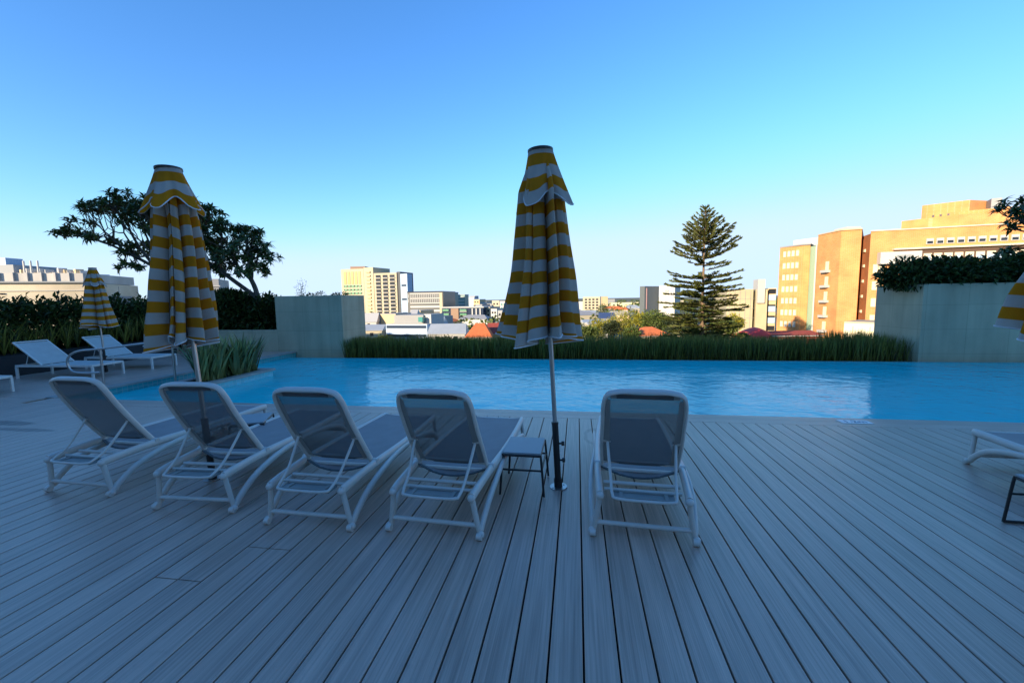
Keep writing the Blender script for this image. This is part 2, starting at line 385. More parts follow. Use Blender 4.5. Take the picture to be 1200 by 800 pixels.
M_tree = [mat('tree_leaves_olive', (.26, .25, .025), .6, island=.45, trans=.25), mat('tree_leaves_green', (.085, .12, .022), .6, island=.45, trans=.25), mat('tree_leaves_dark', (.025, .04, .012), .6, island=.45, trans=.2)]

# ------------------------------------------------------------------ the deck
PX0, PX1 = -8.75, 16.0            # pool, left and right edge
WZ = -.15                          # water level
mb = MB(); gap = .009; W = .151; x00 = .03
rj = random.Random(3)
for i in range(-118, 90):
    xa = x00 + i * W + gap / 2; xb = xa + W - gap
    if xb < PX0: ye = 12.03
    elif xa < PX0: ye = 5.40
    else: ye = 5.40
    cuts = [-21.9, ye]
    # butt joints
    if -16 <= i <= -13: cuts.insert(1, (1.93 if i in (-16, -15) else 2.27))
    elif i % 3 == 0: cuts.insert(1, rj.uniform(-3, -1))
    if ye > 8:
        segs = [(-21.9, 5.725), (5.732, ye)]
    else:
        segs = [(cuts[k] + (.004 if k else 0), cuts[k + 1] - .004) for k in range(len(cuts) - 1)]
    for a, b in segs:
        # box with softly rounded long edges
        e = .003; zt = 0
        base = len(mb.v)
        prof = [(xa, -.024), (xa, zt - e), (xa + e * .4, zt - e * .3), (xa + e, zt), (xb - e, zt), (xb - e * .4, zt - e * .3), (xb, zt - e), (xb, -.024)]
        for yy in (a, b): mb.v += [(q[0], yy, q[1]) for q in prof]
        n = len(prof)
        mb.f += [(base + k, base + (k + 1) % n, base + n + (k + 1) % n, base + n + k)[::-1] for k in range(n)]
        mb.f += [tuple(base + k for k in range(n)), tuple(base + n + k for k in range(n - 1, -1, -1))]
tag(mb.build('deck', M_deck), kind='structure')
mb = MB()
for k in range(2):
    mb.box(PX0 + .0, 5.403 + k * .174, -.03, PX1, 5.403 + k * .174 + .170, 0)
tag(mb.build('pool_coping', M_cope, bevel=.003), kind='structure')
# sub-base with a hole for the pool
mb = MB(); mb.box(-18, -21.95, -.5, PX1, 5.745, -.045); mb.box(-18, 5.745, -.5, PX0 - .02, 12.03, -.045)
tag(mb.build('deck_base', M_dark), kind='structure')
# podium under everything
M_conc = mat('concrete', (.33, .32, .30), .85, var=.15, scale=.6)
mb = MB(); mb.box(-18.3, -22, -18, 16.3, 13.6, -1.75)
tag(mb.build('terrace_podium', M_conc), kind='structure')
mb = MB(); mb.box(-18.3, 12.04, -1.75, PX0, 13.6, -.02); mb.box(-18.3, -22, -1.75, -18.0, 12.04, .0)
tag(mb.build('terrace_edge', M_conc), kind='structure')

# ------------------------------------------------------------------ the pool
mb = MB()
mb.box(PX0 - .2, 5.75, -1.74, PX1, 12.6, -.72)                        # floor
tag(mb.build('pool_floor', M_tile), kind='structure')
mb = MB()
mb.box(PX0 - .02, 5.747, -.72, PX1, 5.753, -.245); mb.box(PX0 - .015, 5.753, -.72, PX0, 12.02, -.245)
mb.box(PX0, 11.60, -1.35, PX1, 11.72, WZ - .012); mb.box(PX1 - .01, 5.753, -.72, PX1 + .2, 11.60, 0)
tag(mb.build('pool_wall', M_tile), kind='structure')
mb = MB()
mb.box(PX0 - .02, 5.747, -.245, PX1, 5.754, -.035); mb.box(PX0 - .015, 5.755, -.245, PX0 + .001, 12.02, -.03)
mb.box(PX0, 11.598, WZ - .0119, PX1, 11.722, WZ + .010)
tag(mb.build('waterline_band', M_tileband), kind='structure')
mb = MB()
mb.box(PX0 + .0, 5.754, -1.35, PX0 + 1.45, 6.75, -.21); mb.box(PX0 + .0, 6.75, -1.35, PX0 + 1.2, 7.1, -.42)
tag(mb.build('pool_steps', M_pale, bevel=.01), kind='structure')
mb = MB(); n = 2
mb.v += [(PX0, 5.753, WZ), (PX1 - .01, 5.753, WZ), (PX1 - .01, 11.60, WZ), (PX0, 11.60, WZ)]; mb.f.append((0, 1, 2, 3))
tag(mb.build('pool_water', water_mat()), kind='structure')
# left end of the deck: stone nosing over the teal band
mb = MB(); mb.box(PX0 - .16, 5.75, -.03, PX0 + .03, 12.02, .012)
tag(mb.build('deck_nosing', M_stone, bevel=.006), kind='structure')
# overflow channel behind the weir
mb = MB(); mb.box(PX0, 11.722, -1.75, PX1, 11.80, -.55)
tag(mb.build('overflow_channel', M_conc), kind='structure')

# planting island in the pool
isl = empty('planting_island', (-7.45, 7.85, 0))
mb = MB(); mb.box(-.42, -.85, -.73, .42, .95, -.03)
mb.build('wall', M_tile2, isl)
mb = MB()
mb.box(-.46, -.89, -.029, -.26, .99, .02); mb.box(.26, -.89, -.029, .46, .99, .02); mb.box(-.259, -.89, -.029, .259, -.70, .02); mb.box(-.259, .80, -.029, .259, .99, .02)
mb.build('coping', M_stone, isl, bevel=.006)
mb = MB(); mb.box(-.258, -.698, -.028, .258, .798, .005); mb.build('soil', M_soil, isl)
tag(isl, 'narrow stone edged planter island standing in the pool', 'planter')
mb = MB(); r = random.Random(5)
for c in range(16):
    cx = -7.45 + r.uniform(-.2, .2); cy = 7.28 + (c + .5) / 16 * 1.3
    for k in range(34):
        a = r.uniform(0, 6.283); tilt = r.uniform(.02, .42)
        mb.blade(Vector((cx + r.uniform(-.1, .1), cy + r.uniform(-.1, .1), 0)), Vector((math.cos(a), math.sin(a), 0)), Vector((math.cos(a) * .25, math.sin(a) * .25, 1)).normalized(), r.uniform(.5, .93) * (1 if k % 7 else 1.12), r.uniform(.055, .095), tilt, 4)
tag(mb.build('strap_leaf_plants', M_flax), 'grey green strap leaved plants crowding the pool island', 'plants', kind='stuff')

# ------------------------------------------------------------------ planter blocks at both pool ends
def block(name, x0, y0, x1, y1, z0, z1, label, tops):
    root = empty(name, ((x0 + x1) / 2, (y0 + y1) / 2, z0)); hx, hy = (x1 - x0) / 2, (y1 - y0) / 2; H = z1 - z0
    mb = MB(); t = .12
    # hollow box
    mb.box(-hx, -hy, 0, hx, -hy + t, H); mb.box(-hx, hy - t, 0, hx, hy, H); mb.box(-hx, -hy + t, 0, -hx + t, hy - t, H); mb.box(hx - t, -hy + t, 0, hx, hy - t, H)
    mb.build('wall', M_block, root)
    mb = MB(); mb.box(-hx + t, -hy + t, 0, hx - t, hy - t, H - .10); mb.build('soil', M_soil, root)
    tag(root, label, 'planter block')
    return root
BL = (-9.37, 12.04, -7.12, 13.45); BR = (8.38, 11.80, 15.9, 13.45)
block('planter_block', BL[0], BL[1], BL[2], BL[3], -1.75, 1.74, 'tall grey green rendered block at the left end of the pool', 0)
block('planter_block', BR[0], BR[1], BR[2], BR[3], -1.75, 1.76, 'wide blue grey rendered block with a leafy hedge on top, right of the pool', 0)
mb = MB(); mb.box(-12.9, 12.05, -.02, BL[0] - .004, 12.27, .68)
tag(mb.build('low_wall', M_block, bevel=.006), 'low pale rendered wall joining the left planter block', 'wall')

def leafmass(name, blobs, count, L, w, m, seed, label=None, cat=None, kind=None, shell=.55, upb=.3, flat=0, parent=None, sticks=0):
    """leaf-sized faces spread through ellipsoids"""
    r = random.Random(seed); mb = MB()
    tot = sum(b[3] * b[4] + b[3] * b[5] for b in blobs)
    for (x, y, z, rx, ry, rz) in blobs:
        n = int(count * (rx * ry + rx * rz) / tot)
        for k in range(n):
            d = Vector((r.gauss(0, 1), r.gauss(0, 1), r.gauss(0, 1))).normalized()
            rad = shell + (1 - shell) * r.random() ** .7
            nn = noise.noise(Vector((d.x * 1.7 + x, d.y * 1.7 + y, d.z * 1.7 + z)) * 1.6)
            rad *= 1 + .28 * nn
            p = Vector((x + d.x * rx * rad, y + d.y * ry * rad, z + d.z * rz * rad))
            dd = (d + Vector((r.gauss(0, .6), r.gauss(0, .6), r.gauss(0, .6) + upb))).normalized()
            mb.leaf(p, dd, Vector((r.gauss(0, .5), r.gauss(0, .5), 1)), L * r.uniform(.6, 1.3), w * r.uniform(.7, 1.2))
    o = mb.build(name, m, parent)
    if label: tag(o, label, cat, kind=kind)
    return o

# hedge on the right block
bl = [(BR[0] + .1 + i * .55, 12.5 + rnd(-.2, .2), 1.93 + rnd(-.03, .05) + (.08 if i < 8 else .04), .60, .70, .36 + rnd(0, .08)) for i in range(14)]
bl = [(8.28, 12.4, 1.93, .42, .45, .20)] + bl
leafmass('hedge', bl, 22000, .15, .07, M_hedge, 3, 'bushy dark green hedge spilling over the right planter block', 'hedge', shell=.35)
# small plants on the left block: one wispy, a few tufts
def wisp(x, y, z, h, seed, label):
    r = random.Random(seed); root = empty('wispy_shrub', (x, y, z)); mb = MB(); lf = MB()
    for k in range(6):
        a = r.uniform(0, 6.28); top = Vector((math.cos(a) * .28 * r.random(), math.sin(a) * .2, h * r.uniform(.55, 1)))
        pts = spline([(0, 0, 0), tuple(top * .5 + Vector((r.gauss(0, .03), 0, 0))), tuple(top)], 4); mb.tube(pts, [.006 * (1 - .7 * i / len(pts)) for i in range(len(pts))], 5)
        for i in range(16):
            q = pts[min(int(r.uniform(2, len(pts))), len(pts) - 1)]
            d = Vector((r.gauss(0, 1), r.gauss(0, 1), r.gauss(0, .6)))
            lf.leaf(q + d * .03, d, Vector((0, 0, 1)), r.uniform(.04, .07), .03)
    mb.build('stem', M_bark, root); lf.build('foliage', M_hedge, root)
    return tag(root, label, 'shrub')
wisp(-8.95, 12.7, 1.64, .62, 1, 'thin wispy shrub on the left corner of the left planter block')
for i, (x, s) in enumerate(((-8.6, .16), (-8.2, .18), (-7.62, .13), (-7.35, .14))):
    leafmass('tuft', [(x, 12.6, 1.67, s * 1.3, s, s)], 170, .09, .03, M_hedge, 20 + i,
             ['round dark tuft nearest the wispy shrub on the left block', 'largest dark tuft in the middle of the left block top', 'small dark tuft third along the left block top', 'dark tuft at the right corner of the left block top'][i], 'shrub')

# grassy hedge beyond the pool
mb = MB(); r = random.Random(11)
for k in range(19000):
    x = r.uniform(-7.1, 8.35); y = r.uniform(11.9, 13.2)
    if x > 7.8 and r.random() < .4: continue
    top = .46 + .10 * noise.noise(Vector((x * 1.7, y * 1.5, 0))) + .05 * noise.noise(Vector((x * 7, y * 5, 3))) + (.12 if x > 6.8 and x < 8.0 else 0)
    z0 = r.uniform(-.28, .2) if k % 3 else -.3; L_ = max(.2, (top - z0) * r.uniform(.85, 1.08))
    a = r.uniform(0, 6.283)
    mb.blade(Vector((x, y, z0)), Vector((math.cos(a), math.sin(a), 0)), Vector((r.gauss(0, .12), r.gauss(0, .1), 1)).normalized(), L_, r.uniform(.012, .026), r.uniform(.0, .22), 2)
tag(mb.build('reedy_hedge', M_reed), 'long low hedge of dark upright reedy leaves behind the far pool edge', 'hedge')
mb = MB(); mb.box(-7.1, 11.82, -1.75, 8.36, 13.42, -.30); tag(mb.build('hedge_bed', M_soil), kind='structure')
mb = MB(); mb.box(-7.1, 13.43, -1.75, 8.36, 13.58, .12); tag(mb.build('terrace_parapet', M_conc), kind='structure')

# left planters, hedge and shrubs
root = empty('planter_box', (-13.1, 8.6, 0)); mb = MB()
mb.box(-.75, -4.6, 0, .72, 2.8, .46); mb.build('box', M_plbox, root, bevel=.01)
mb = MB(); mb.box(-.68, -4.5, .461, .65, 2.7, .47); mb.build('soil', M_soil, root)
tag(root, 'long low dark planter box along the left side of the deck', 'planter')
bl = []
for i in range(24):
    y = 4.2 + i * .42; bl.append((-13.45 + rnd(-.1, .1), y, .95, .55, .45, .78 + rnd(-.05, .05)))
leafmass('hedge', bl, 30000, .15, .075, M_hedge, 8, 'tall dark leafy hedge behind the left sun loungers', 'hedge', shell=.45)
mb = MB(); r = random.Random(15)
for c in range(44):
    cy = 4.6 + c * .152; cx = -12.66 + r.uniform(-.12, .1)
    for k in range(20):
        a = r.uniform(0, 6.283)
        mb.blade(Vector((cx, cy, .46)), Vector((math.cos(a), math.sin(a), 0)), Vector((math.cos(a) * .2, math.sin(a) * .2, 1)).normalized(), r.uniform(.4, .95), r.uniform(.025, .045), r.uniform(.1, .5), 3)
tag(mb.build('border_grasses', M_flax2), 'olive tufts of strap leaves along the front of the left planter box', 'grasses', kind='stuff')
bl = [(-12.2, 12.7, 1.0, .9, .6, .85), (-11.2, 12.8, 1.0, .9, .6, .92), (-10.3, 12.8, .95, .7, .55, .82), (-9.75, 12.85, .85, .4, .45, .72), (-13.1, 12.3, .9, .7, .6, .8), (-11.6, 12.7, 1.55, .6, .5, .4)]
leafmass('hedge', bl, 16000, .17, .085, M_hedge, 9, 'dark rounded shrub mass behind the low wall under the frangipani', 'hedge', shell=.4)

# ------------------------------------------------------------------ frangipani trees
def frangipani(name, base, blobs, ntips, seed, label, fork=.35, r0=.11):
    r = random.Random(seed); root = empty(name, base); B = Vector(base)
    tips = []
    wts = [b[3] * b[5] for b in blobs]
    while len(tips) < ntips:
        b = r.choices(blobs, wts)[0]
        d = Vector((r.gauss(0, 1), r.gauss(0, 1), abs(r.gauss(0, 1)) * 1.1 - .35)).normalized() * (r.uniform(.55, 1.0))
        p = Vector((b[0] + d.x * b[3], b[1] + d.y * b[4], b[2] + d.z * b[5])) - B
        if all((p - q).length > .10 for q in tips): tips.append(p)
        elif r.random() < .02: tips.append(p)
    wood = MB(); lf = MB()
    def grow(node, dirn, pts, rad, depth):
        if len(pts) == 1 or depth > 9:
            for p in pts:
                mid = node.lerp(p, .5) + Vector((0, 0, -.12 * (p - node).length))
                sp = spline([node, mid, p], 3); wood.tube(sp, [max(.012, rad * (1 - .4 * i / len(sp))) for i in range(len(sp))], 6)
                tips_out.append((p, (sp[-1] - sp[-2]).normalized()))
            return
        cen = sum(pts, Vector()) / len(pts)
        # split along the widest direction
        best = max(((sum(((p - cen).dot(ax)) ** 2 for p in pts)), ax) for ax in (Vector((1, 0, 0)), Vector((0, 1, 0)), Vector((0, 0, .8))))[1] if False else None
        ax = max((Vector((1, 0, 0)), Vector((0, 1, 0)), Vector((0, 0, .7))), key=lambda a_: sum(((p - cen).dot(a_)) ** 2 for p in pts))
        pts = sorted(pts, key=lambda p: p.dot(ax)); k = len(pts)
        groups = [pts[:k // 2], pts[k // 2:]] if (k < 7 or r.random() < .55) else [pts[:k // 3], pts[k // 3:2 * k // 3], pts[2 * k // 3:]]
        for g in groups:
            c = sum(g, Vector()) / len(g)
            f = r.uniform(.36, .5) if len(g) > 1 else .6
            nn = node.lerp(c, f) + Vector((r.gauss(0, .03), r.gauss(0, .03), -.05 * (c - node).length))
            rr = max(.013, rad * (len(g) / len(pts)) ** .42)
            if len(g) > 1:
                mid = node.lerp(nn, .5) + Vector((r.gauss(0, .02), r.gauss(0, .02), r.gauss(0, .02)))
                sp = spline([node, mid, nn], 3); wood.tube(sp, [rad * .85 + (rr - rad * .85) * i / (len(sp) - 1) for i in range(len(sp))], 6)
            else: nn = node
            grow(nn, None, g, rr, depth + 1)
    tips_out = []
    cen = sum(tips, Vector()) / len(tips)
    f0 = Vector((cen.x * .12, cen.y * .1, fork)); wood.tube(spline([(0, 0, -.1), (.02, .01, fork * .5), f0], 4), [r0 * 1.15 - .004 * i for i in range(9)], 9)
    grow(f0, None, tips, r0 * .85, 0)
    for p, d in tips_out:
        d = (d + Vector((0, 0, .5))).normalized()
        s = d.cross(Vector((0, 1, .2))).normalized(); t = d.cross(s)
        n = r.randint(11, 19)
        for k in range(n):
            a = k * 2.4 + r.uniform(-.3, .3); out = r.uniform(.25, 1.3)
            dd = (s * math.cos(a) + t * math.sin(a)) * out + d * r.uniform(.1, .9) + Vector((0, 0, -.25 * out))
            lf.leaf(p - d * r.uniform(0, .06), dd, d, r.uniform(.15, .30), r.uniform(.055, .095), .2, .6)
    wood.build('trunk', M_bark, root, smooth=True); lf.build('crown', M_frang, root)
    return tag(root, label, 'frangipani tree', 'frangipani trees around the pool')
def blobs_at(lst, y):
    out = []
    for (u, v, ru, rv, dy) in lst:
        p = atY(u, v, y + dy); D = (RM.transposed() @ (p - EYE)).z * -1; s = D / FPX
        out.append((p.x, p.y, p.z, ru * s, .6, rv * s))
    return out
BA = blobs_at([(130, 246, 30, 13, 0), (112, 247, 20, 8, .3), (88, 277, 16, 8, .2), (118, 281, 14, 8, -.2), (150, 236, 18, 12, .4), (165, 262, 22, 20, 0), (146, 314, 15, 9, 0), (160, 296, 14, 14, .3), (185, 246, 24, 14, -.2), (100, 262, 12, 5, .5)], 12.8)
frangipani('frangipani_tree', (-12.7, 12.9, .1), BA, 200, 21, 'left frangipani with bare forking branches behind the striped umbrella', 1.7)
BB = blobs_at([(238, 250, 22, 13, 0), (222, 262, 20, 18, .3), (258, 272, 24, 18, 0), (240, 292, 24, 20, .2), (292, 290, 22, 16, -.2), (305, 302, 20, 14, .2), (275, 305, 24, 16, 0), (300, 318, 15, 9, 0), (285, 276, 24, 12, .3), (212, 290, 20, 24, .3), (246, 316, 20, 10, .2), (225, 312, 18, 16, 0)], 12.6)
frangipani('frangipani_tree', (-10.3, 12.7, .1), BB, 330, 22, 'dense rounded frangipani left of the tall planter block', 1.6)
BC = blobs_at([(1195, 246, 26, 14, 0), (1225, 262, 40, 32, .3), (1192, 300, 24, 9, 0), (1245, 240, 40, 20, 0), (1178, 268, 12, 8, 0), (1215, 318, 22, 12, .2)], 13.0)
frangipani('frangipani_tree', (12.6, 12.6, 1.6), BC, 90, 23, 'frangipani reaching in from the right edge over the hedge', .5, .09)

# ------------------------------------------------------------------ sun loungers near the camera
def make_lounger():
    root = empty('sun_lounger')
    mb = MB()
    for s in (-1, 1):
        rail = spline([(s * .272, -.005, .285), (s * .280, .12, .298), (s * .295, .42, .312), (s * .305, .85, .305), (s * .30, 1.3, .300), (s * .285, 1.70, .298), (s * .27, 1.755, .285)], 5)
        mb.tube(rail, .0235, 12, flat=(1.0, 1.4), up=(0, 0, 1))
        mb.ball((s * .272, -.006, .282), .027, 10)
    mb.tube([(-.28, 1.752, .288), (.28, 1.752, .288)], .018, 8)
    mb.tube([(-.27, .42, .29), (.27, .42, .29)], .014, 8)
    mb.tube([(-.25, .20, .285), (.25, .20, .285)], .013, 8)
    mb.tube([(-.245, .10, .282), (.245, .10, .282)], .011, 8)
    mb.tube([(-.29, .95, .275), (.29, .95, .275)], .013, 8)
    mb.tube([(-.285, 1.35, .27), (.285, 1.35, .27)], .013, 8)
    mb.build('side_rails', M_white, root, smooth=True)
    for e in (0, 1):
        Y = (lambda y: y) if e == 0 else (lambda y: 1.75 - y)
        for s in (-1, 1):
            l = MB()
            l.tube(spline([(s * .274, Y(.0), .28), (s * .284, Y(.01), .20), (s * .305, Y(.02), .075), (s * .315, Y(.028), .035)], 4), .0185, 8)
            arch = spline([(s * .317, Y(.035), .045), (s * .324, Y(.085), .10), (s * .336, Y(.22), .190), (s * .338, Y(.42), .248), (s * .328, Y(.66), .274), (s * .316, Y(.92), .280)], 6)
            l.tube(arch, [.0225] * len(arch), 10, flat=(.85, 1.2), up=(0, 0, 1))
            l.build('leg', M_white, root, smooth=True)
            w = MB(); w.tube([(s * .335, Y(.0), .024), (s * .299, Y(.0), .024)], .024, 14); w.ball((s * .322, Y(.012), .030), .0265, 10)
            w.build('wheel' if e == 0 else 'foot', M_white, root, smooth=True)
        b = MB(); b.tube([(-.31, Y(.02), .088), (.31, Y(.02), .088)], .0155, 10); b.build('cross_bar', M_white, root, smooth=True)
    # back rest (hinged on the rails, leaning back)
    P0 = Vector((0, .42, .335)); top = Vector((0, .045, .955)); ax = (top - P0)
    Lb = ax.length; ax.normalize(); nb = Vector((0, ax.z, -ax.y))           # towards the sitter
    def bp(x, t, o=0): return P0 + ax * t + Vector((x, 0, 0)) + nb * o
    hw = .262
    loop = [(-hw, 0), (-hw - .004, .2), (-hw + .002, .45), (-hw + .006, Lb - .12), (-hw + .03, Lb - .03), (-hw + .09, Lb - .004), (-.1, Lb + .004), (.1, Lb + .004), (hw - .09, Lb - .004), (hw - .03, Lb - .03), (hw - .006, Lb - .12), (hw - .002, .45), (hw + .004, .2), (hw, 0)]
    mb = MB(); mb.tube(spline([tuple(bp(x, t, -.02 * math.sin(t / Lb * 3.1))) for x, t in loop], 4), .0165, 10, flat=(.8, 1.35), up=tuple(nb))
    mb.tube([tuple(bp(-hw, .02)), tuple(bp(hw, .02))], .013, 8)
    bf = mb.build('back_frame', M_white, root, smooth=True)
    for s in (-1, 1):
        mb = MB(); mb.tube([(s * .262, .42, .33), (s * .318, .42, .33)], .021, 12); mb.build('hinge', M_white, bf, smooth=True)
    mb = MB(); nx, ny = 10, 14
    for j in range(ny + 1):
        for i in range(nx + 1):
            t = .015 + (Lb - .03) * j / ny; ww = hw - .008 - (.035 if j == ny else .012 if j == ny - 1 else 0)
            x = -ww + 2 * ww * i / nx; sag = .022 * (1 - (x / hw) ** 2)
            mb.v.append(tuple(bp(x, t, -.02 * math.sin(t / Lb * 3.1) - sag * .7)))
    for j in range(ny):
        for i in range(nx): mb.f.append((j * (nx + 1) + i, j * (nx + 1) + i + 1, (j + 1) * (nx + 1) + i + 1, (j + 1) * (nx + 1) + i))
    mb.build('back_sling', M_backshade, root, smooth=True)
    # the thicker hem of cloth round the sling, and the head band
    mb = MB()
    for (xa, xb, ta, tb) in ((-hw + .012, -hw + .052, .02, Lb - .06), (hw - .052, hw - .012, .02, Lb - .06), (-hw + .052, hw - .052, Lb - .05, Lb - .012)):
        b = len(mb.v)
        for j in range(9):
            for x in (xa, xb):
                t = ta + (tb - ta) * j / 8
                mb.v.append(tuple(bp(x, t, -.02 * math.sin(t / Lb * 3.1) - .022 * (1 - (x / hw) ** 2) * .7 - .003)))
        for j in range(8): mb.f.append((b + 2 * j, b + 2 * j + 1, b + 2 * j + 3, b + 2 * j + 2))
    mb.build('hem', mat('grey_hem_band', (.30, .30, .29), .6), root)
    # seat sling
    mb = MB(); nx, ny = 10, 16
    for j in range(ny + 1):
        y = .40 + (1.735 - .40) * j / ny; hwx = .275 + .012 * math.sin((y - .4) / 1.33 * 3.14)
        for i in range(nx + 1):
            x = -hwx + 2 * hwx * i / nx
            sag = .018 * (1 - (x / hwx) ** 2) * (1 + (1.8 * (1 - j / 2) if j < 2 else 0))
            mb.v.append((x, y + (-.0 if j else .05 * (1 - (x / hwx) ** 2) * -1), .318 - sag))
    for j in range(ny):
        for i in range(nx): mb.f.append((j * (nx + 1) + i, j * (nx + 1) + i + 1, (j + 1) * (nx + 1) + i + 1, (j + 1) * (nx + 1) + i))
    mb.build('seat_sling', M_sling, root, smooth=True)
    mb = MB(); mb.tube(spline([(-.27, .41, .312), (-.14, .37, .275), (0, .355, .262), (.14, .37, .275), (.27, .41, .312)], 4), .010, 8, flat=(1.3, .7)); mb.build('sling_end', M_trayd, root, smooth=True)
    # back support: a U strut down to the rear tray
    mb = MB(); ta = .27
    A = bp(-.225, ta, -.03); B = bp(.225, ta, -.03)
    mb.tube(spline([tuple(A), (-.205, .10, .37), (-.195, -.01, .300), (-.165, -.045, .288), (0, -.052, .286), (.165, -.045, .288), (.195, -.01, .300), (.205, .10, .37), tuple(B)], 5), .0100, 8)
    for s in (-1, 1):
        q = bp(s * .235, ta, -.012); mb.tube([tuple(q + Vector((s * .03, 0, 0))), tuple(q - Vector((s * .03, 0, 0)))], .016, 8)
    mb.build('back_strut', M_white, root, smooth=True)
    mb = MB(); mb.box(-.19, -.028, .270, .19, .072, .280)
    for s in (-1, 1):
        mb.box(s * .14 - .012, -.02, .280, s * .14 + .012, .06, .288)
    mb.box(-.19, -.028, .280, .19, -.020, .292); mb.box(-.19, .064, .280, .19, .072, .292)
    mb.build('rear_tray', mat('grey_tray', (.30, .31, .30), .6), root, bevel=.002)
    return root
lg = make_lounger(); tag(lg, 'x', 'sun lounger', 'white grey sling loungers in the front row')
rows = [((-4.065, 2.765, 0), -1.5, 'leftmost lounger of the front row, alone beyond the shadowed umbrella'),
        ((-2.845, 2.635, 0), 2.0, 'front row lounger standing against the left umbrella pole'),
        ((-1.835, 2.53, 0), -1.2, 'front row lounger third from the left, between two others'),
        ((-.94, 2.545, 0), -3.0, 'front row lounger beside the small dark legged table'),
        ((.42, 2.655, 0), -3.6, 'front row lounger right of the centre umbrella, standing apart')]
for i, (loc, rz, lab) in enumerate(rows):
    put(lg if i == 0 else copy_tree(lg), loc, R(rz), lab)
put(copy_tree(lg), (3.76, 2.53, 0), R(-2.0), 'lounger cut off by the right edge of the photo, foot end showing')

# small tables
def make_table(sled=False):
    root = empty('side_table')
    w, d, h = .15, .19, .35
    mb = MB(); mb.box(-w, -d, h - .016, w, d, h); mb.build('table_top', M_tabletop, root, bevel=.005)
    for s in (-1, 1):
        for t in (-1, 1):
            l = MB(); l.tube(spline([(s * (w - .002), t * (d - .005), h - .018), (s * (w + .004), t * (d + .0), h - .06), (s * (w + .025), t * (d + .012), .006)], 4), .0095, 8)
            l.build('leg', M_blackm, root, smooth=True)
    mb = MB()
    for t in (-1, 1): mb.tube([(-w + .004, t * (d - .004), h - .026), (w - .004, t * (d - .004), h - .026)], .009, 8); mb.tube([(-w - .006, t * (d + .003), h - .14), (w + .006, t * (d + .003), h - .14)], .008, 8)
    for s in (-1, 1): mb.tube([(s * (w - .004), -d + .004, h - .026), (s * (w - .004), d - .004, h - .026)], .009, 8)
    mb.tube([(w + .006, -d - .0, h - .14), (w + .006, d + .0, h - .14)], .008, 8)
    if sled:
        for t in (-1, 1): mb.tube([(-w - .025, t * (d + .012), .011), (w + .025, t * (d + .012), .011)], .0095, 8)
    mb.build('stretcher', M_blackm, root, smooth=True)
    return root
tb = tag(make_table(), 'x', 'side table', 'small side tables between loungers')
put(tb, (-.425, 3.37, 0), R(-1.0), 'small grey topped table with black legs left of the centre umbrella')
put(copy_tree(tb), (-3.36, 3.86, 0), R(25), 'small table half hidden behind the second lounger, by the left umbrella')
tb3 = tag(make_table(True), 'small black framed table cut off by the right edge of the deck', 'side table', 'small side tables between loungers')
tb3.location = (3.01, 2.97, 0); tb3.rotation_euler = (0, 0, R(-3))

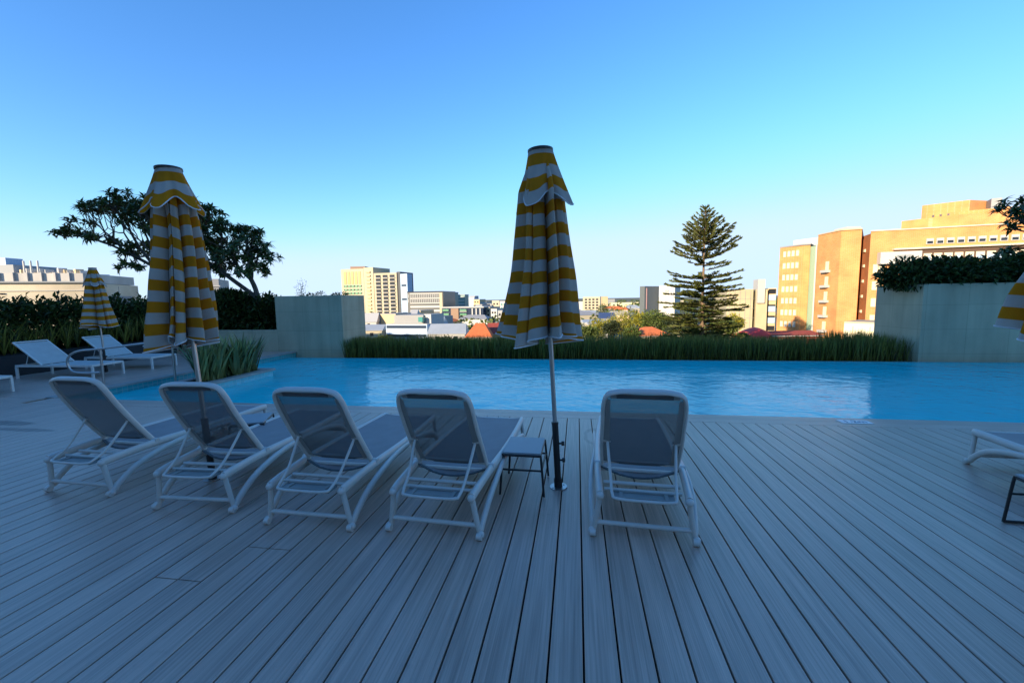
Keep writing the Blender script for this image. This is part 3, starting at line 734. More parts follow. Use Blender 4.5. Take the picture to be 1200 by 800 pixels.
# ------------------------------------------------------------------ folded umbrellas
def umbrella(name, base, lean, top_h, label, seed, hem_r=.325, hem_z=1.20, skew=(0, 0), scale=1.0, cap_r=.215, cap_drop=.40, phase=0, cap_lobes=4, folds=10, flap=0, sleeve=True, stripe=.172, top_r=.095, body_r=.155):
    r = random.Random(seed); root = empty(name, base); root.rotation_euler = (R(lean[1]), R(lean[0]), 0)
    H = top_h
    mb = MB(); mb.tube([(0, 0, .30 if sleeve else 0), (0, 0, H - .02)], .0185, 12); mb.build('pole', M_steel, root, smooth=True)
    # canopy
    ph2 = r.uniform(0, 6.28); ph = [r.uniform(0, 6.28) for _ in range(8)]
    mb = MB(); nt, per = 56, 20; na = folds * per; uv = []
    z1 = H - .06; ws = [r.uniform(.7, 1.35) for _ in range(folds)]; tw = sum(ws); acc = 0; lob = []
    for i in range(folds):
        lob.append((acc / tw * 6.2832 + phase, ws[i] / tw * 6.2832, r.uniform(.85, 1.12), r.choice((-1, 1)) * r.uniform(.25, .75), r.uniform(.05, .32), r.uniform(-1, 1), r.uniform(0, 6.28))); acc += ws[i]
    for j in range(nt + 1):
        t = j / nt
        rb = .075 + (body_r - .075) * min(1, t / .17) ** .8 + (hem_r - body_r) * max(0, (t - .17) / .83) ** 1.12
        dep = .25 + .75 * min(1, t / .25)
        for k in range(na):
            i, u = divmod(k, per); u /= per; a0, wd, ro, ln, ri, dz, p3 = lob[i]
            ri2 = lob[(i + 1) % folds][4]; rin = ri * (1 - u) + ri2 * u
            rin = 1 - (1 - rin) * dep
            ro_ = 1 - (1 - ro) * dep
            bump = math.sin(math.pi * u) ** .75
            cr = .11 * math.sin(u * 8.4 + p3 + t * 1.5) * math.sin(math.pi * u) * dep
            a = a0 + wd * (u + ln * dep * math.sin(math.pi * u) ** 1.5 * .6)
            wob = .05 * noise.noise(Vector((math.cos(a) * 1.6, math.sin(a) * 1.6, t * 3.1 + seed)))
            rr = rb * (rin + (ro_ - rin) * bump + cr + wob * (.4 + t) * 2)
            hz = (.05 * dz * math.sin(math.pi * u) + .045 * math.cos(a * 2 + ph2)) * t ** 5
            z = z1 + (hem_z - z1) * t + hz - .008 * math.sin(t * 19 + i) * (1 - bump)
            mb.v.append((rr * math.cos(a) + skew[0] * t * t, rr * math.sin(a) * .85 + skew[1] * t * t, z))
            uv.append((k / na, (H + .03 - (z - hz)) / stripe + .12 * (bump - .6) * dep + (.30 * dz * (u - .5) + .10 * math.sin(p3)) * dep))
    for j in range(nt):
        for k in range(na):
            mb.f.append((j * na + k, (j + 1) * na + k, (j + 1) * na + (k + 1) % na, j * na + (k + 1) % na))
    mb.uv = uv
    ca = mb.build('canopy', M_cloth, root, smooth=False)
    for p in ca.data.polygons: p.use_smooth = True
    # hem: the white inside edge turned over
    n0 = nt * na; hm = MB()
    loop = [Vector(mb.v[n0 + k]) + Vector((0, 0, .004)) for k in range(0, na, 1)]
    hm.tube(loop, .006, 5, closed=True); hm.build('hem', mat('white_hem', (.7, .72, .74), .8), ca, smooth=True)
    # ribs bundled inside
    for k in range(8):
        a = 2 * math.pi * k / 8 + .3; rbm = MB()
        rbm.tube([(.03 * math.cos(a), .03 * math.sin(a), H - .12), (hem_r * .55 * math.cos(a) + skew[0], hem_r * .5 * math.sin(a) + skew[1], hem_z + .06)], .007, 5)
        rbm.build('rib', M_blackm, root)
    # vent cap
    mb = MB(); nt2 = 16; na2 = 120; uv = []
    for j in range(nt2 + 1):
        t = j / nt2
        for k in range(na2):
            a = 2 * math.pi * k / na2
            c = math.cos(cap_lobes * a + phase * 1.3); lob_ = math.copysign(abs(c) ** .9, c)
            rb = top_r + (cap_r - top_r) * t ** 1.15
            fine = .05 * math.cos((cap_lobes * 2 + 3) * a + ph[1])
            rr = rb * (1 + (.25 * lob_ + fine) * t ** .8)
            z = H - cap_drop * t - .055 * lob_ * t * t
            mb.v.append((rr * math.cos(a), rr * math.sin(a) * .9, z)); uv.append((k / na2, (H + .03 - cap_drop * t * 0 - (H - cap_drop * t * 1.0) + .0) / stripe + .1))
    for j in range(nt2):
        for k in range(na2): mb.f.append((j * na2 + k, (j + 1) * na2 + k, (j + 1) * na2 + (k + 1) % na2, j * na2 + (k + 1) % na2))
    mb.uv = uv
    vc = mb.build('vent_cap', M_cloth, root)
    for p in vc.data.polygons: p.use_smooth = True
    hm = MB(); hm.tube([Vector(mb.v[nt2 * na2 + k]) for k in range(0, na2, 2)], .0045, 5, closed=True); hm.build('hem', MATS['white_hem'], vc, smooth=True)
    mb = MB(); mb.tube([(0, 0, H - .004), (0, 0, H + .012)], top_r * 1.03, 24); mb.build('top_plate', M_blackm, root)
    if sleeve:
        mb = MB(); mb.tube([(0, 0, 0), (0, 0, .535)], .0265, 14); mb.tube([(0, 0, .535), (0, 0, .55)], .029, 14); mb.tube([(0, 0, .0), (0, 0, .075)], .034, 14)
        bs = mb.build('base_sleeve', M_blackm, root, smooth=True)
        for zk in (.23, .37):
            k_ = MB(); k_.tube([(.02, 0, zk), (.045, 0, zk)], .008, 8); k_.tube([(.045, 0, zk), (.066, -.002, zk)], .019, 10); k_.build('knob', M_blackm, bs, smooth=True)
        mb = MB(); mb.tube([(0, 0, -.001), (0, 0, .007)], .072, 24)
        for a in range(4): mb.tube([(.053 * math.cos(a * 1.57 + .6), .053 * math.sin(a * 1.57 + .6), .007), (.053 * math.cos(a * 1.57 + .6), .053 * math.sin(a * 1.57 + .6), .011)], .007, 6)
        mb.build('floor_plate', M_steel, root)
    root.scale = (scale,) * 3
    return tag(root, label, 'umbrella', 'folded striped umbrellas round the pool')
umbrella('folded_umbrella', (-.15, 3.37, 0), (-2.7, .3), 2.67, 'folded yellow and white striped umbrella in the centre of the deck', 3, hem_r=.335, hem_z=1.23, skew=(-.05, 0), cap_r=.19, cap_drop=.38, body_r=.185, phase=1.2)
umbrella('folded_umbrella', (-3.20, 3.17, 0), (-3.1, .3), 2.66, 'folded striped umbrella over the second lounger, hem hanging to the right', 8, hem_r=.27, hem_z=1.22, skew=(-.12, 0), cap_r=.195, cap_drop=.30, phase=.3, cap_lobes=5, folds=11)
umbrella('folded_umbrella', (-10.78, 8.14, 0), (-1.2, .3), 2.38, 'small distant folded striped umbrella by the left hedge', 12, hem_r=.36, hem_z=1.06, cap_r=.17, cap_drop=.36, phase=2, folds=8, top_r=.07, body_r=.17)
umbrella('folded_umbrella', (3.27, 3.38, 0), (5.0, .3), 2.66, 'striped umbrella cut off by the right edge of the photo', 17, hem_r=.38, hem_z=1.27, skew=(.02, 0), cap_r=.21, phase=.8)

# ------------------------------------------------------------------ white framed loungers on the left deck
def make_flat_lounger():
    root = empty('flat_lounger'); L_, w, h = .9, .32, .30      # along x, head at -x
    mb = MB(); t = .018
    for s in (-1, 1): mb.box(-L_, s * w - t, h - .045, L_, s * w + t, h)
    mb.box(-L_, -w + t + .001, h - .043, -L_ + .036, w - t - .001, h - .002); mb.box(L_ - .036, -w + t + .001, h - .043, L_, w - t - .001, h - .002)
    mb.build('frame', M_white2, root, bevel=.004)
    for sx in (-.985, .985):
        for s in (-1, 1):
            l = MB(); l.box(sx * L_ - .02, s * w - .0185, 0, sx * L_ + .02, s * w + .0185, h - .046); l.build('leg', M_white2, root, bevel=.003)
    mb = MB(); mb.box(-.28, -w + t + .003, h - .012, L_ - .04, w - t - .003, h - .004); mb.build('seat_sling', M_sling2, root)
    ang = R(38); Mx = Matrix.Translation((-.30, 0, h)) @ Matrix.Rotation(ang, 4, 'Y')
    mb = MB(); mb.box(-.74, -w + .022, -.006, -.01, w - .022, .002, Mx); mb.build('back_sling', M_sling2, root)
    mb = MB()
    for s in (-1, 1): mb.box(-.76, s * (w - .012) - .014, -.014, .0, s * (w - .012) + .014, .010, Mx)
    mb.box(-.785, -w + .0, -.014, -.761, w - .0, .010, Mx)
    mb.build('back_frame', M_white2, root, bevel=.003)
    mb = MB()
    for s in (-1, 1): mb.tube([tuple(Mx @ Vector((-.42, s * .26, -.015))), (-.74, s * .26, h - .03)], .008, 6)
    mb.build('back_strut', M_white2, root)
    return root
fl = tag(make_flat_lounger(), 'x', 'sun lounger', 'white framed loungers on the left deck')
put(fl, (-11.0, 7.62, 0), R(4), 'pale white framed lounger behind the steel handrail')
put(copy_tree(fl), (-10.95, 8.86, 0), R(3), 'pale white framed lounger between the far umbrella and the big left umbrella')
put(copy_tree(fl), (-11.08, 5.78, 0), R(2), 'white lounger cut off by the left edge, only its foot end showing')

# handrail into the pool
root = empty('handrail', (-9.2, 6.88, 0)); o = Vector((-9.2, 6.88, 0))
mb = MB()
pts = [(-9.25, 6.87, .235), (-9.5, 6.77, .24), (-9.66, 6.70, .29), (-9.72, 6.68, .45), (-9.66, 6.70, .60), (-9.5, 6.76, .675), (-9.2, 6.88, .70), (-8.6, 7.11, .77), (-8.16, 7.28, .82), (-8.07, 7.32, .80), (-8.06, 7.325, .72)]
mb.tube([q - o for q in spline(pts, 6)], .020, 10); mb.build('rail', M_steel, root, smooth=True)
for (x, y, zb, zt) in ((-9.2, 6.88, 0, .68), (-8.06, 7.325, -.4, .74)):
    mb = MB(); mb.tube([(x + 9.2, y - 6.88, zb), (x + 9.2, y - 6.88, zt)], .020, 10); mb.build('post', M_steel, root, smooth=True)
mb = MB(); mb.tube([(0, 0, .0), (0, 0, .012)], .05, 14); mb.build('foot_plate', M_steel, root)
tag(root, 'curved stainless steel handrail leading into the pool steps', 'handrail')

# depth marker plate on the coping
root = empty('depth_marker', (3.34, 5.58, .002), R(0))
mb = MB(); mb.box(-.17, -.075, .0, .17, .075, .003); mb.build('plate', mat('white_plate', (.8, .8, .8), .4), root)
cu = bpy.data.curves.new('marker_text', 'FONT'); cu.body = '1.2m'; cu.size = .13; cu.align_x = 'CENTER'; cu.align_y = 'CENTER'; cu.extrude = .0006
to = bpy.data.objects.new('marker_text', cu); C.objects.link(to); bpy.context.view_layer.update()
me = bpy.data.meshes.new_from_object(to); bpy.data.objects.remove(to); me.materials.clear(); me.materials.append(mat('blue_grey_lettering', (.06, .09, .13), .6))
tx = bpy.data.objects.new('lettering', me); C.objects.link(tx); tx.parent = root; tx.location = (0, 0, .0042)
tag(root, 'small white depth marker plate set in the pool edge', 'depth marker')

# ------------------------------------------------------------------ hotel behind the camera (throws the shade on the terrace)
HX0, HX1, HH = -36.0, 36.0, 15.0
root = empty('hotel_building', (0, -30, -18))
M_hotel = mat('hotel_render', (.74, .64, .50), .8, var=.06, scale=.5); M_glass = mat('dark_window_glass', (.03, .04, .05), .08, spec=.6)
mb = MB(); mb.prism([(HX0, -10), (HX1, -10), (HX1, 7.9), (-21, 7.9), (-21, 32), (HX0, 32)], 0, HH + 18); mb.build('wall', M_hotel, root)
wmesh = None
for i in range(11):
    for j in range(4):
        x = -18 + i * 5.0; z = 18.6 + j * 3.5
        if wmesh is None:
            mb = MB(); mb.box(-1.3, -.03, 0, 1.3, .03, 2.2); wmesh = mb.build('window', M_glass, root); wmesh.location = (x, 7.92, z)
        else:
            c = wmesh.copy(); C.objects.link(c); c.location = (x, 7.92, z)
tag(root, 'pale hotel block whose shadow covers the pool deck', 'hotel')

# ------------------------------------------------------------------ city
GZ = -18.0
M_ground = mat('suburb_ground', (.12, .12, .075), .95, var=.45, scale=.012)
mb = MB(); n = 24
mb.v = [(-9000, -300, GZ), (9000, -300, GZ), (9000, 12000, GZ), (-9000, 12000, GZ)]; mb.f = [(0, 1, 2, 3)]
tag(mb.build('ground', M_ground), kind='structure')
M_road = mat('asphalt', (.05, .05, .052), .9)
mb = MB(); mb.box(-300, 44, GZ, 300, 53, GZ + .02); mb.box(-24, 53.01, GZ, -15, 420, GZ + .02)
tag(mb.build('road', M_road), kind='structure')
mb = MB(); mb.box(-300, 41.5, GZ, 300, 43.9, GZ + .14); tag(mb.build('pavement', M_conc), kind='structure')

W_cream = mat('cream_wall', (.42, .38, .28), .8, var=.05, scale=.1)
W_white = mat('white_wall', (.44, .44, .43), .7, var=.05, scale=.1)
W_bluew = mat('blue_white_wall', (.30, .42, .58), .5, var=.05, scale=.1)
W_grey = mat('grey_wall', (.26, .28, .30), .7, var=.08, scale=.1)
W_mid = mat('mid_grey_wall', (.28, .29, .30), .7, var=.08, scale=.1)
W_tan = mat('tan_wall', (.52, .40, .24), .8, var=.08, scale=.2)
W_brown = mat('brown_panel', (.26, .17, .12), .8, var=.08, scale=.2)
W_teal = mat('teal_glass', (.05, .22, .20), .15, var=.3, scale=.3)
W_gglass = mat('green_panel_glass', (.03, .20, .10), .3, var=.2, scale=.3)
W_yglass = mat('yellow_panel_glass', (.24, .22, .03), .4, var=.1, scale=.3)
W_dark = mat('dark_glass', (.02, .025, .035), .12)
W_navy = mat('navy_glass', (.02, .035, .07), .15)
W_conc = mat('yellowish_concrete', (.42, .37, .25), .85, var=.10, scale=.25)
W_pink = mat('pink_panel', (.55, .32, .30), .7)
T_red = mat('orange_roof_tiles', (.62, .16, .045), .8, var=.2, scale=1.2, island=.15)
T_dred = mat('dark_red_roof', (.28, .05, .035), .8, var=.15, scale=1.2)
T_scarlet = mat('scarlet_roof_sheet', (.62, .045, .035), .6, var=.12, scale=.8)
T_metal = mat('pale_metal_roof', (.32, .36, .40), .45, var=.08, scale=.3)
T_blue = mat('blue_roof', (.04, .07, .16), .6)
W_curt = mat('pale_blind', (.62, .55, .42), .7)

def P2(u, D):
    p = pt(u, D); return (p.x, p.y)
WIN = {}
def face_items(root, a, b, name, m, cols, rows, w, h, z0, dz, x_in=1.0, depth=.18, proud=.05, skip=None, sub=None):
    """copies of one small box set along the wall a->b (world xy), rows upwards from z0"""
    a = Vector((a[0], a[1], 0)); b = Vector((b[0], b[1], 0)); d = b - a; Ln = d.length; d.normalize(); ang = math.atan2(d.y, d.x)
    nrm = Vector((d.y, -d.x, 0))
    if nrm.dot((a + b) / 2 - Vector((EYE.x, EYE.y, 0))) > 0: nrm = -nrm
    key = (name, m.name, round(w, 2), round(h, 2), sub.name if sub else '')
    base = Vector(root.location)
    first = None
    for j in range(rows):
        for i in range(cols):
            if skip and skip(i, j): continue
            x = x_in + (Ln - 2 * x_in) * ((i + .5) / cols)
            p = a + d * x + nrm * (proud); p.z = z0 + j * dz
            if key not in WIN:
                mb = MB(); mb.box(-w / 2, -depth / 2, 0, w / 2, depth / 2, h); o = mb.build(name, m, root); WIN[key] = o.data
                if sub:
                    mb = MB(); mb.box(-w / 2 + .12, -depth / 2 - .03, .12, w / 2 - .12, depth / 2 + .03, h * .55); WIN[key + ('s',)] = mb.build('pane', sub, o).data
            else:
                o = bpy.data.objects.new(name, WIN[key]); C.objects.link(o); o.parent = root
                if sub:
                    s_ = bpy.data.objects.new('pane', WIN[key + ('s',)]); C.objects.link(s_); s_.parent = o
            o.location = p - base; o.rotation_euler = (0, 0, ang)

def building(name, label, cat, poly, z1, wall, z0=GZ, group=None, roof=None, parapet=.0):
    """poly: list of (x,y)"""
    cx = sum(p[0] for p in poly) / len(poly); cy = sum(p[1] for p in poly) / len(poly)
    root = empty(name, (cx, cy, z0))
    loc = [(p[0] - cx, p[1] - cy) for p in poly]
    mb = MB(); mb.prism(loc, 0, z1 - z0); mb.build('wall', wall, root)
    if roof:
        mb = MB(); s = 1 + parapet; mb.prism([(p[0] * s, p[1] * s) for p in loc], z1 - z0 + .01, z1 - z0 + (.7 if parapet else .3)); mb.build('roof', roof, root)
    return tag(root, label, cat, group)
def add_prism(root, name, m, poly, z0, z1):
    l = root.location; mb = MB(); mb.prism([(p[0] - l.x, p[1] - l.y) for p in poly], z0 - l.z, z1 - l.z); return mb.build(name, m, root)
def quad(u0, D0, u1, D1, depth):
    """front edge from u0 to u1, extruded away from the viewer"""
    a = Vector(P2(u0, D0)); b = Vector(P2(u1, D1)); d = (b - a).normalized(); n = Vector((-d.y, d.x))
    if n.dot((a + b) / 2) < 0: n = -n
    return [tuple(a), tuple(b), tuple(b + n * depth), tuple(a + n * depth)]

# --- cream tower with coloured glass
q = quad(404, 402, 430, 396, 26); zt = zat(404, 316, 400)
t = building('apartment_tower', 'tall cream tower with yellow and green glass panels, left of the balcony block', 'tower', q, zt, W_cream)
face_items(t, q[0], q[1], 'glass_panel', W_yglass, 5, 1, 2.6, 11.5, zt - 14, 1, 2.5, .3, .1)
face_items(t, q[0], q[1], 'green_panel', W_gglass, 5, 10, 2.4, 2.0, zt - 17 - 29.7, 3.3, 2.5, .3, .1)
face_items(t, q[0], q[1], 'window', W_dark, 6, 10, .7, 1.3, zt - 16.5 - 29.7, 3.3, 1.0, .3, .14)
q2 = quad(430.2, 394, 441, 390, 24); add_prism(t, 'balcony_wing', W_cream, q2, GZ, zt + .6)
face_items(t, q2[0], q2[1], 'balcony', W_tan, 1, 13, 4.6, 1.5, zt - 44, 3.3, .8, 1.6, .3)
qq = quad(415, 404, 432, 404, 10); add_prism(t, 'plant_room', W_brown, qq, zt + .02, zt + 2.6)
# --- balcony block
q = quad(441.5, 380, 468, 376, 22); zt = zat(450, 320.5, 380)
t = building('apartment_tower', 'cream apartment block with a grid of deep shaded balconies', 'tower', q, zt, W_cream)
face_items(t, q[0], q[1], 'balcony_shade', W_dark, 3, 13, 4.5, 2.1, zt - 42.5, 3.22, 1.0, .3, .08)  # flat dark panels, painted as the shade inside the balconies
face_items(t, q[0], q[1], 'balcony_edge', W_white, 3, 13, 5.0, .5, zt - 43.1, 3.22, .7, 1.2, .3)
q3 = quad(468.1, 377, 472, 376, 22); add_prism(t, 'stair_core', mat('slate_wall', (.06, .07, .085), .7), q3, GZ, zt + .8)
q4 = quad(472.1, 375, 480, 372, 7); add_prism(t, 'glazed_wing', W_bluew, q4, GZ, zt - 1.2)
face_items(t, q4[0], q4[1], 'window', W_navy, 1, 3, 5, 1.5, zt - 36, 12.0, .5, .3, .1)
# --- office with striped lower floors
q = quad(479.5, 352, 521, 346, 30); zt = zat(500, 342.5, 350)
t = building('office_building', 'wide office block with dark roof line and striped window bands', 'office', q, zt, mat('dark_curtain_wall', (.045, .055, .065), .3), roof=W_dark, parapet=.02)
face_items(t, q[0], q[1], 'facade_panel', W_mid, 19, 2, .85, 2.7, zt - 8.2, 3.9, .3, .3, .08)
face_items(t, q[0], q[1], 'floor_slab', W_white, 1, 3, 26.5, .8, zt - 9.2, 3.9, .1, .3, .12)
face_items(t, *(lambda a_, b_: (tuple(a_.lerp(b_, .88)), tuple(b_)))(Vector(q[0]), Vector(q[1])), 'end_pier', W_cream, 1, 1, 2.6, 44, zt - 44.5, 1, .1, .4, .25)
for k in range(4):
    face_items(t, q[0], q[1], 'facade_band', W_white, 1, 1, 26.4, 1.7, zt - 12.6 - k * 3.3, 1, .1, .3, .1)
# --- curved glassy offices further back
for (u0, u1, vt, D, m, lab, nb) in ((521.5, 533, 343.5, 430, mat('pale_teal_glass', (.16, .26, .25), .3), 'green glazed office beside the striped office', 5), (533.5, 546, 346, 470, MATS['pale_teal_glass'], 'curved teal banded office behind the low blocks', 5), (547, 557, 348.5, 560, W_bluew, 'distant pale blue office at the end of the row', 4)):
    q = quad(u0, D, u1, D - 6, 8); zt = zat(u0, vt, D)
    t = building('office_building', lab, 'office', q, zt, m, roof=W_grey, parapet=.03)
    ln = (Vector(q[1]) - Vector(q[0])).length
    for k in range(nb): face_items(t, q[0], q[1], 'window_band', W_white, 1, 1, round(ln - 1, 1), 1.3, zt - 3 - k * 3.6, 1, .4, .4, .12)
# --- dark block with fins and green balconies
q = quad(519, 300, 567, 292, 20); zt = zat(540, 360.5, 297)
t = building('apartment_block', 'low dark apartment block with green balconies and white roof slab', 'apartments', q, zt, W_navy, roof=W_white, parapet=.03)
def seg(q, f0, f1):
    a = Vector(q[0]); b = Vector(q[1]); return (tuple(a.lerp(b, f0)), tuple(a.lerp(b, f1)))
a, b = seg(q, .0, .2); face_items(t, a, b, 'balcony', W_gglass, 1, 5, 4.6, 1.3, zt - 13.8, 2.9, .2, .9, .3)
a, b = seg(q, .22, .42); face_items(t, a, b, 'wall_panel', W_brown, 1, 1, 5.6, 14, zt - 14.4, 1, .1, .5, .2)
a, b = seg(q, .44, .62); face_items(t, a, b, 'balcony', W_gglass, 1, 5, 4.8, 1.2, zt - 13.8, 2.9, .2, .9, .3)
a, b = seg(q, .44, .62); face_items(t, a, b, 'balcony_edge', W_white, 1, 5, 5.2, .4, zt - 14.4, 2.9, .2, 1.1, .35)
a, b = seg(q, .68, 1.0); face_items(t, a, b, 'fin', W_white, 3, 1, .8, 14, zt - 14.4, 1, .6, .6, .3)
# --- pale cluster between block and umbrella
cl = [(556, 563, 351, 420, W_tan, 'narrow tan tower poking up beyond the dark block'), (564, 571, 354, 400, W_white, 'white building with dark openings left of the pale cluster'), (571.5, 577, 356, 360, W_mid, 'grey building in the middle of the pale cluster'),
      (577.5, 586, 352.5, 340, W_cream, 'cream flats at the middle of the pale cluster'), (586.5, 597, 353, 330, W_white, 'white flats with green balconies just left of the umbrella'), (598, 612, 351, 380, W_cream, 'cream flats hidden mostly by the centre umbrella')]
cl += [(558, 566, 357, 330, W_grey, 'grey slab squeezed behind the dark block fins'), (568, 575, 360, 300, W_cream, 'cream walk up flats above the orange roof'), (576, 583, 362, 290, W_white, 'white walk up flats above the dark red roof'),
       (584, 592, 364, 280, W_mid, 'grey flats above the dark red roof'), (486, 494, 364, 260, W_tan, 'small tan flats below the striped office'), (505, 516, 371, 230, W_mid, 'grey flats right of the white office'), (552, 558, 347, 640, W_mid, 'distant grey tower at the end of the office row')]
for i, (u0, u1, vt, D, m, lab) in enumerate(cl):
    q = quad(u0, D, u1, D - 3, 12); zt = zat(u0, vt, D)
    t = building('apartment_block', lab, 'apartments', q, zt, m, roof=W_mid)
    ln = (Vector(q[1]) - Vector(q[0])).length
    face_items(t, q[0], q[1], 'window', W_dark if i != 4 else W_teal, 2 if ln < 7 else 3, 5, 1.3, 1.3, zt - 15, 3.0, .4, .3, .08)
# --- podium level white building with ribbon windows
q = quad(453, 150, 501, 146, 18); zt = zat(470, 380.5, 148)
t = building('white_office', 'low white building with two dark ribbon windows above the hedge', 'office', q, zt, W_bluew, roof=W_white)
ln = (Vector(q[1]) - Vector(q[0])).length
face_items(t, q[0], q[1], 'window_band', W_navy, 1, 1, round(ln - .8, 1), .9, zt - 1.15, 1, .3, .3, .05)
face_items(t, q[0], q[1], 'window_band', W_navy, 1, 1, round(ln - .8, 1), .9, zt - 4.2, 1, .3, .3, .05)
q2 = quad(463, 152, 497, 150, 12); add_prism(t, 'upper_floor', W_mid, q2, zt + .31, zat(480, 369, 151))
q3 = quad(489, 148.5, 497, 147.5, 3); add_prism(t, 'stair_window', W_teal, quad(491, 148.6, 496, 148, 2), zt + .9, zat(490, 371.5, 148))
q3 = quad(498, 151, 506, 150, 9); add_prism(t, 'lift_tower', W_white, q3, GZ, zat(500, 368, 150))
# white pitched roofs and sheds
def gable_house(name, label, cat, u0, u1, D, v_eave, v_ridge, wall, roof, depth=9, hip=.0, group=None, over=.4, D2=None):
    a = Vector(P2(u0, D)); b = Vector(P2(u1, D2 or D)); d = (b - a); Ln = d.length; d.normalize(); c = (a + b) / 2
    n = Vector((-d.y, d.x)); n = n if n.dot(c) > 0 else -n
    ze = zat((u0 + u1) / 2, v_eave, D); zr = zat((u0 + u1) / 2, v_ridge, D + depth / 2)
    cc = c + n * depth / 2; root = empty(name, (cc.x, cc.y, GZ), math.atan2(d.y, d.x))
    hl, hd_ = Ln / 2, depth / 2; sgn = 1 if (Vector((-d.y, d.x)).dot(n) > 0) else -1
    mb = MB(); mb.box(-hl, -hd_, 0, hl, hd_, ze - GZ); mb.build('wall', wall, root)
    mb = MB(); e = ze - GZ; rz = zr - GZ; o = over; hr = hl * (1 - hip)
    mb.v = [(-hl - o, -hd_ - o, e), (hl + o, -hd_ - o, e), (hl + o, hd_ + o, e), (-hl - o, hd_ + o, e), (-hr, 0, rz), (hr, 0, rz)]
    mb.f = [(0, 1, 5, 4), (1, 2, 5), (2, 3, 4, 5), (3, 0, 4), (0, 3, 2, 1)]
    mb.build('roof', roof, root)
    mb = MB(); mb.box(-hl - o, -hd_ - o - .08, e - .12, hl + o, -hd_ - o, e + .02); mb.build('gutter', W_white, root)
    # a few windows on the front
    for k in range(max(1, int(Ln / 5))):
        wx = -hl + (k + .5) * Ln / max(1, int(Ln / 5)); mb = MB(); mb.box(wx - .6, -hd_ - .05, e - 2.0, wx + .6, -hd_ + .05, e - .8); mb.build('window', W_dark, root)
    return tag(root, label, cat, group)
gable_house('tile_roof_house', 'house with a bright orange tiled hip roof just left of the umbrella', 'house', 546, 575, 104, 395, 378.5, W_cream, T_red, 13, .62)
gable_house('tile_roof_house', 'house with a dark red roof tucked behind the centre umbrella', 'house', 568, 604, 112, 391, 378, W_tan, T_dred, 9, .2)
gable_house('tile_roof_house', 'small house with an orange hip roof below the yellow green trees', 'house', 749, 787, 104, 393.5, 382.5, W_cream, T_red, 11, .75)
gable_house('tile_roof_house', 'house glimpsed with red tiles right of the pine trunk', 'house', 806, 824, 100, 394, 388, W_cream, T_red, 8, .4)
for (u0, u1, D, ve, vr, w_, r_, lab) in ((424, 448, 150, 387, 380, W_cream, T_metal, 'shed with pale sheet roof right of the tall planter block'), (424, 442, 205, 377, 366.5, W_white, W_white, 'white gabled building at the foot of the cream tower'),
        (502, 545, 140, 391, 379, W_white, T_metal, 'long pale sheet roofed building left of the orange roof'), (497, 520, 190, 378, 371, W_white, T_metal, 'white sheet roof behind the ribbon window building'), (481, 489, 215, 369, 362.5, W_cream, W_white, 'small cream gable behind the ribbon window building'),
        (704, 722, 245, 373, 366, W_white, T_blue, 'long low building with a blue roof in the trees'), (684, 712, 200, 377.5, 374, W_white, T_metal, 'flat pale roof among the trees right of the umbrella'), (690, 705, 170, 380, 377, W_cream, W_white, 'small cream house among the trees right of the umbrella'), (720, 745, 520, 366, 360, W_white, T_metal, 'distant long pale sheet roof beyond the olive trees')):
    gable_house('sheet_roof_building', lab, 'building', u0, u1, D, ve, vr, w_, r_, 10, 0)
q = quad(447, 210, 465, 206, 14); t = building('tan_building', 'plain tan box at the foot of the balcony block', 'building', q, zat(455, 368, 208), W_tan, roof=W_mid)
face_items(t, q[0], q[1], 'roller_door', W_brown, 1, 1, 3, 3, GZ, 1, .5, .2, .05)
q5 = quad(441, 212, 447, 210, 13); add_prism(t, 'side_wing', W_grey, q5, GZ, zat(445, 368.5, 210))
# mid right
q = quad(683, 500, 703, 495, 20); zt = zat(690, 348, 500)
t = building('apartment_tower', 'cream block of flats right of the umbrella with square windows', 'tower', q, zt, W_cream, roof=W_tan)
face_items(t, q[0], q[1], 'window', W_dark, 4, 5, 2.4, 1.8, zt - 17, 3.3, 1.4, .3, .08)
q6 = quad(676, 505, 682.9, 503, 18); add_prism(t, 'side_wing', W_white, q6, GZ, zt - 5); q6 = quad(703.1, 497, 707, 495, 14); add_prism(t, 'low_wing', W_white, q6, GZ, zt - 11)
q = quad(754.5, 344, 771, 353, 5); zt = zat(765, 335.5, 350)
t = building('office_tower', 'grey and white slab tower left of the tall pine', 'tower', q, zt, mat('dark_grey_cladding', (.10, .12, .13), .6))
face_items(t, *seg(q, .0, .28), 'coloured_strip', W_pink, 1, 1, .9, 17, zt - 18.5, 1, .1, .3, .1)
q7 = quad(771.2, 352, 789.5, 344, 14); add_prism(t, 'white_wing', W_white, q7, GZ, zt + .5)
mid = Vector(q7[0]).lerp(Vector(q7[1]), .5); mb = MB(); 
for k in range(4):
    a0 = k * math.pi / 2; a1 = a0 + math.pi / 2
    mb.tube([(1.5 * math.cos(a0), 0, .75 * math.sin(a0)), (1.5 * math.cos(a1), 0, .75 * math.sin(a1))], .16, 6)
em = mb.build('emblem', W_grey, t); dq = (Vector(q7[1]) - Vector(q7[0])); em.location = (mid.x - t.location.x, mid.y - t.location.y - .35, zt - 4 - GZ); em.rotation_euler = (0, 0, math.atan2(dq.y, dq.x))
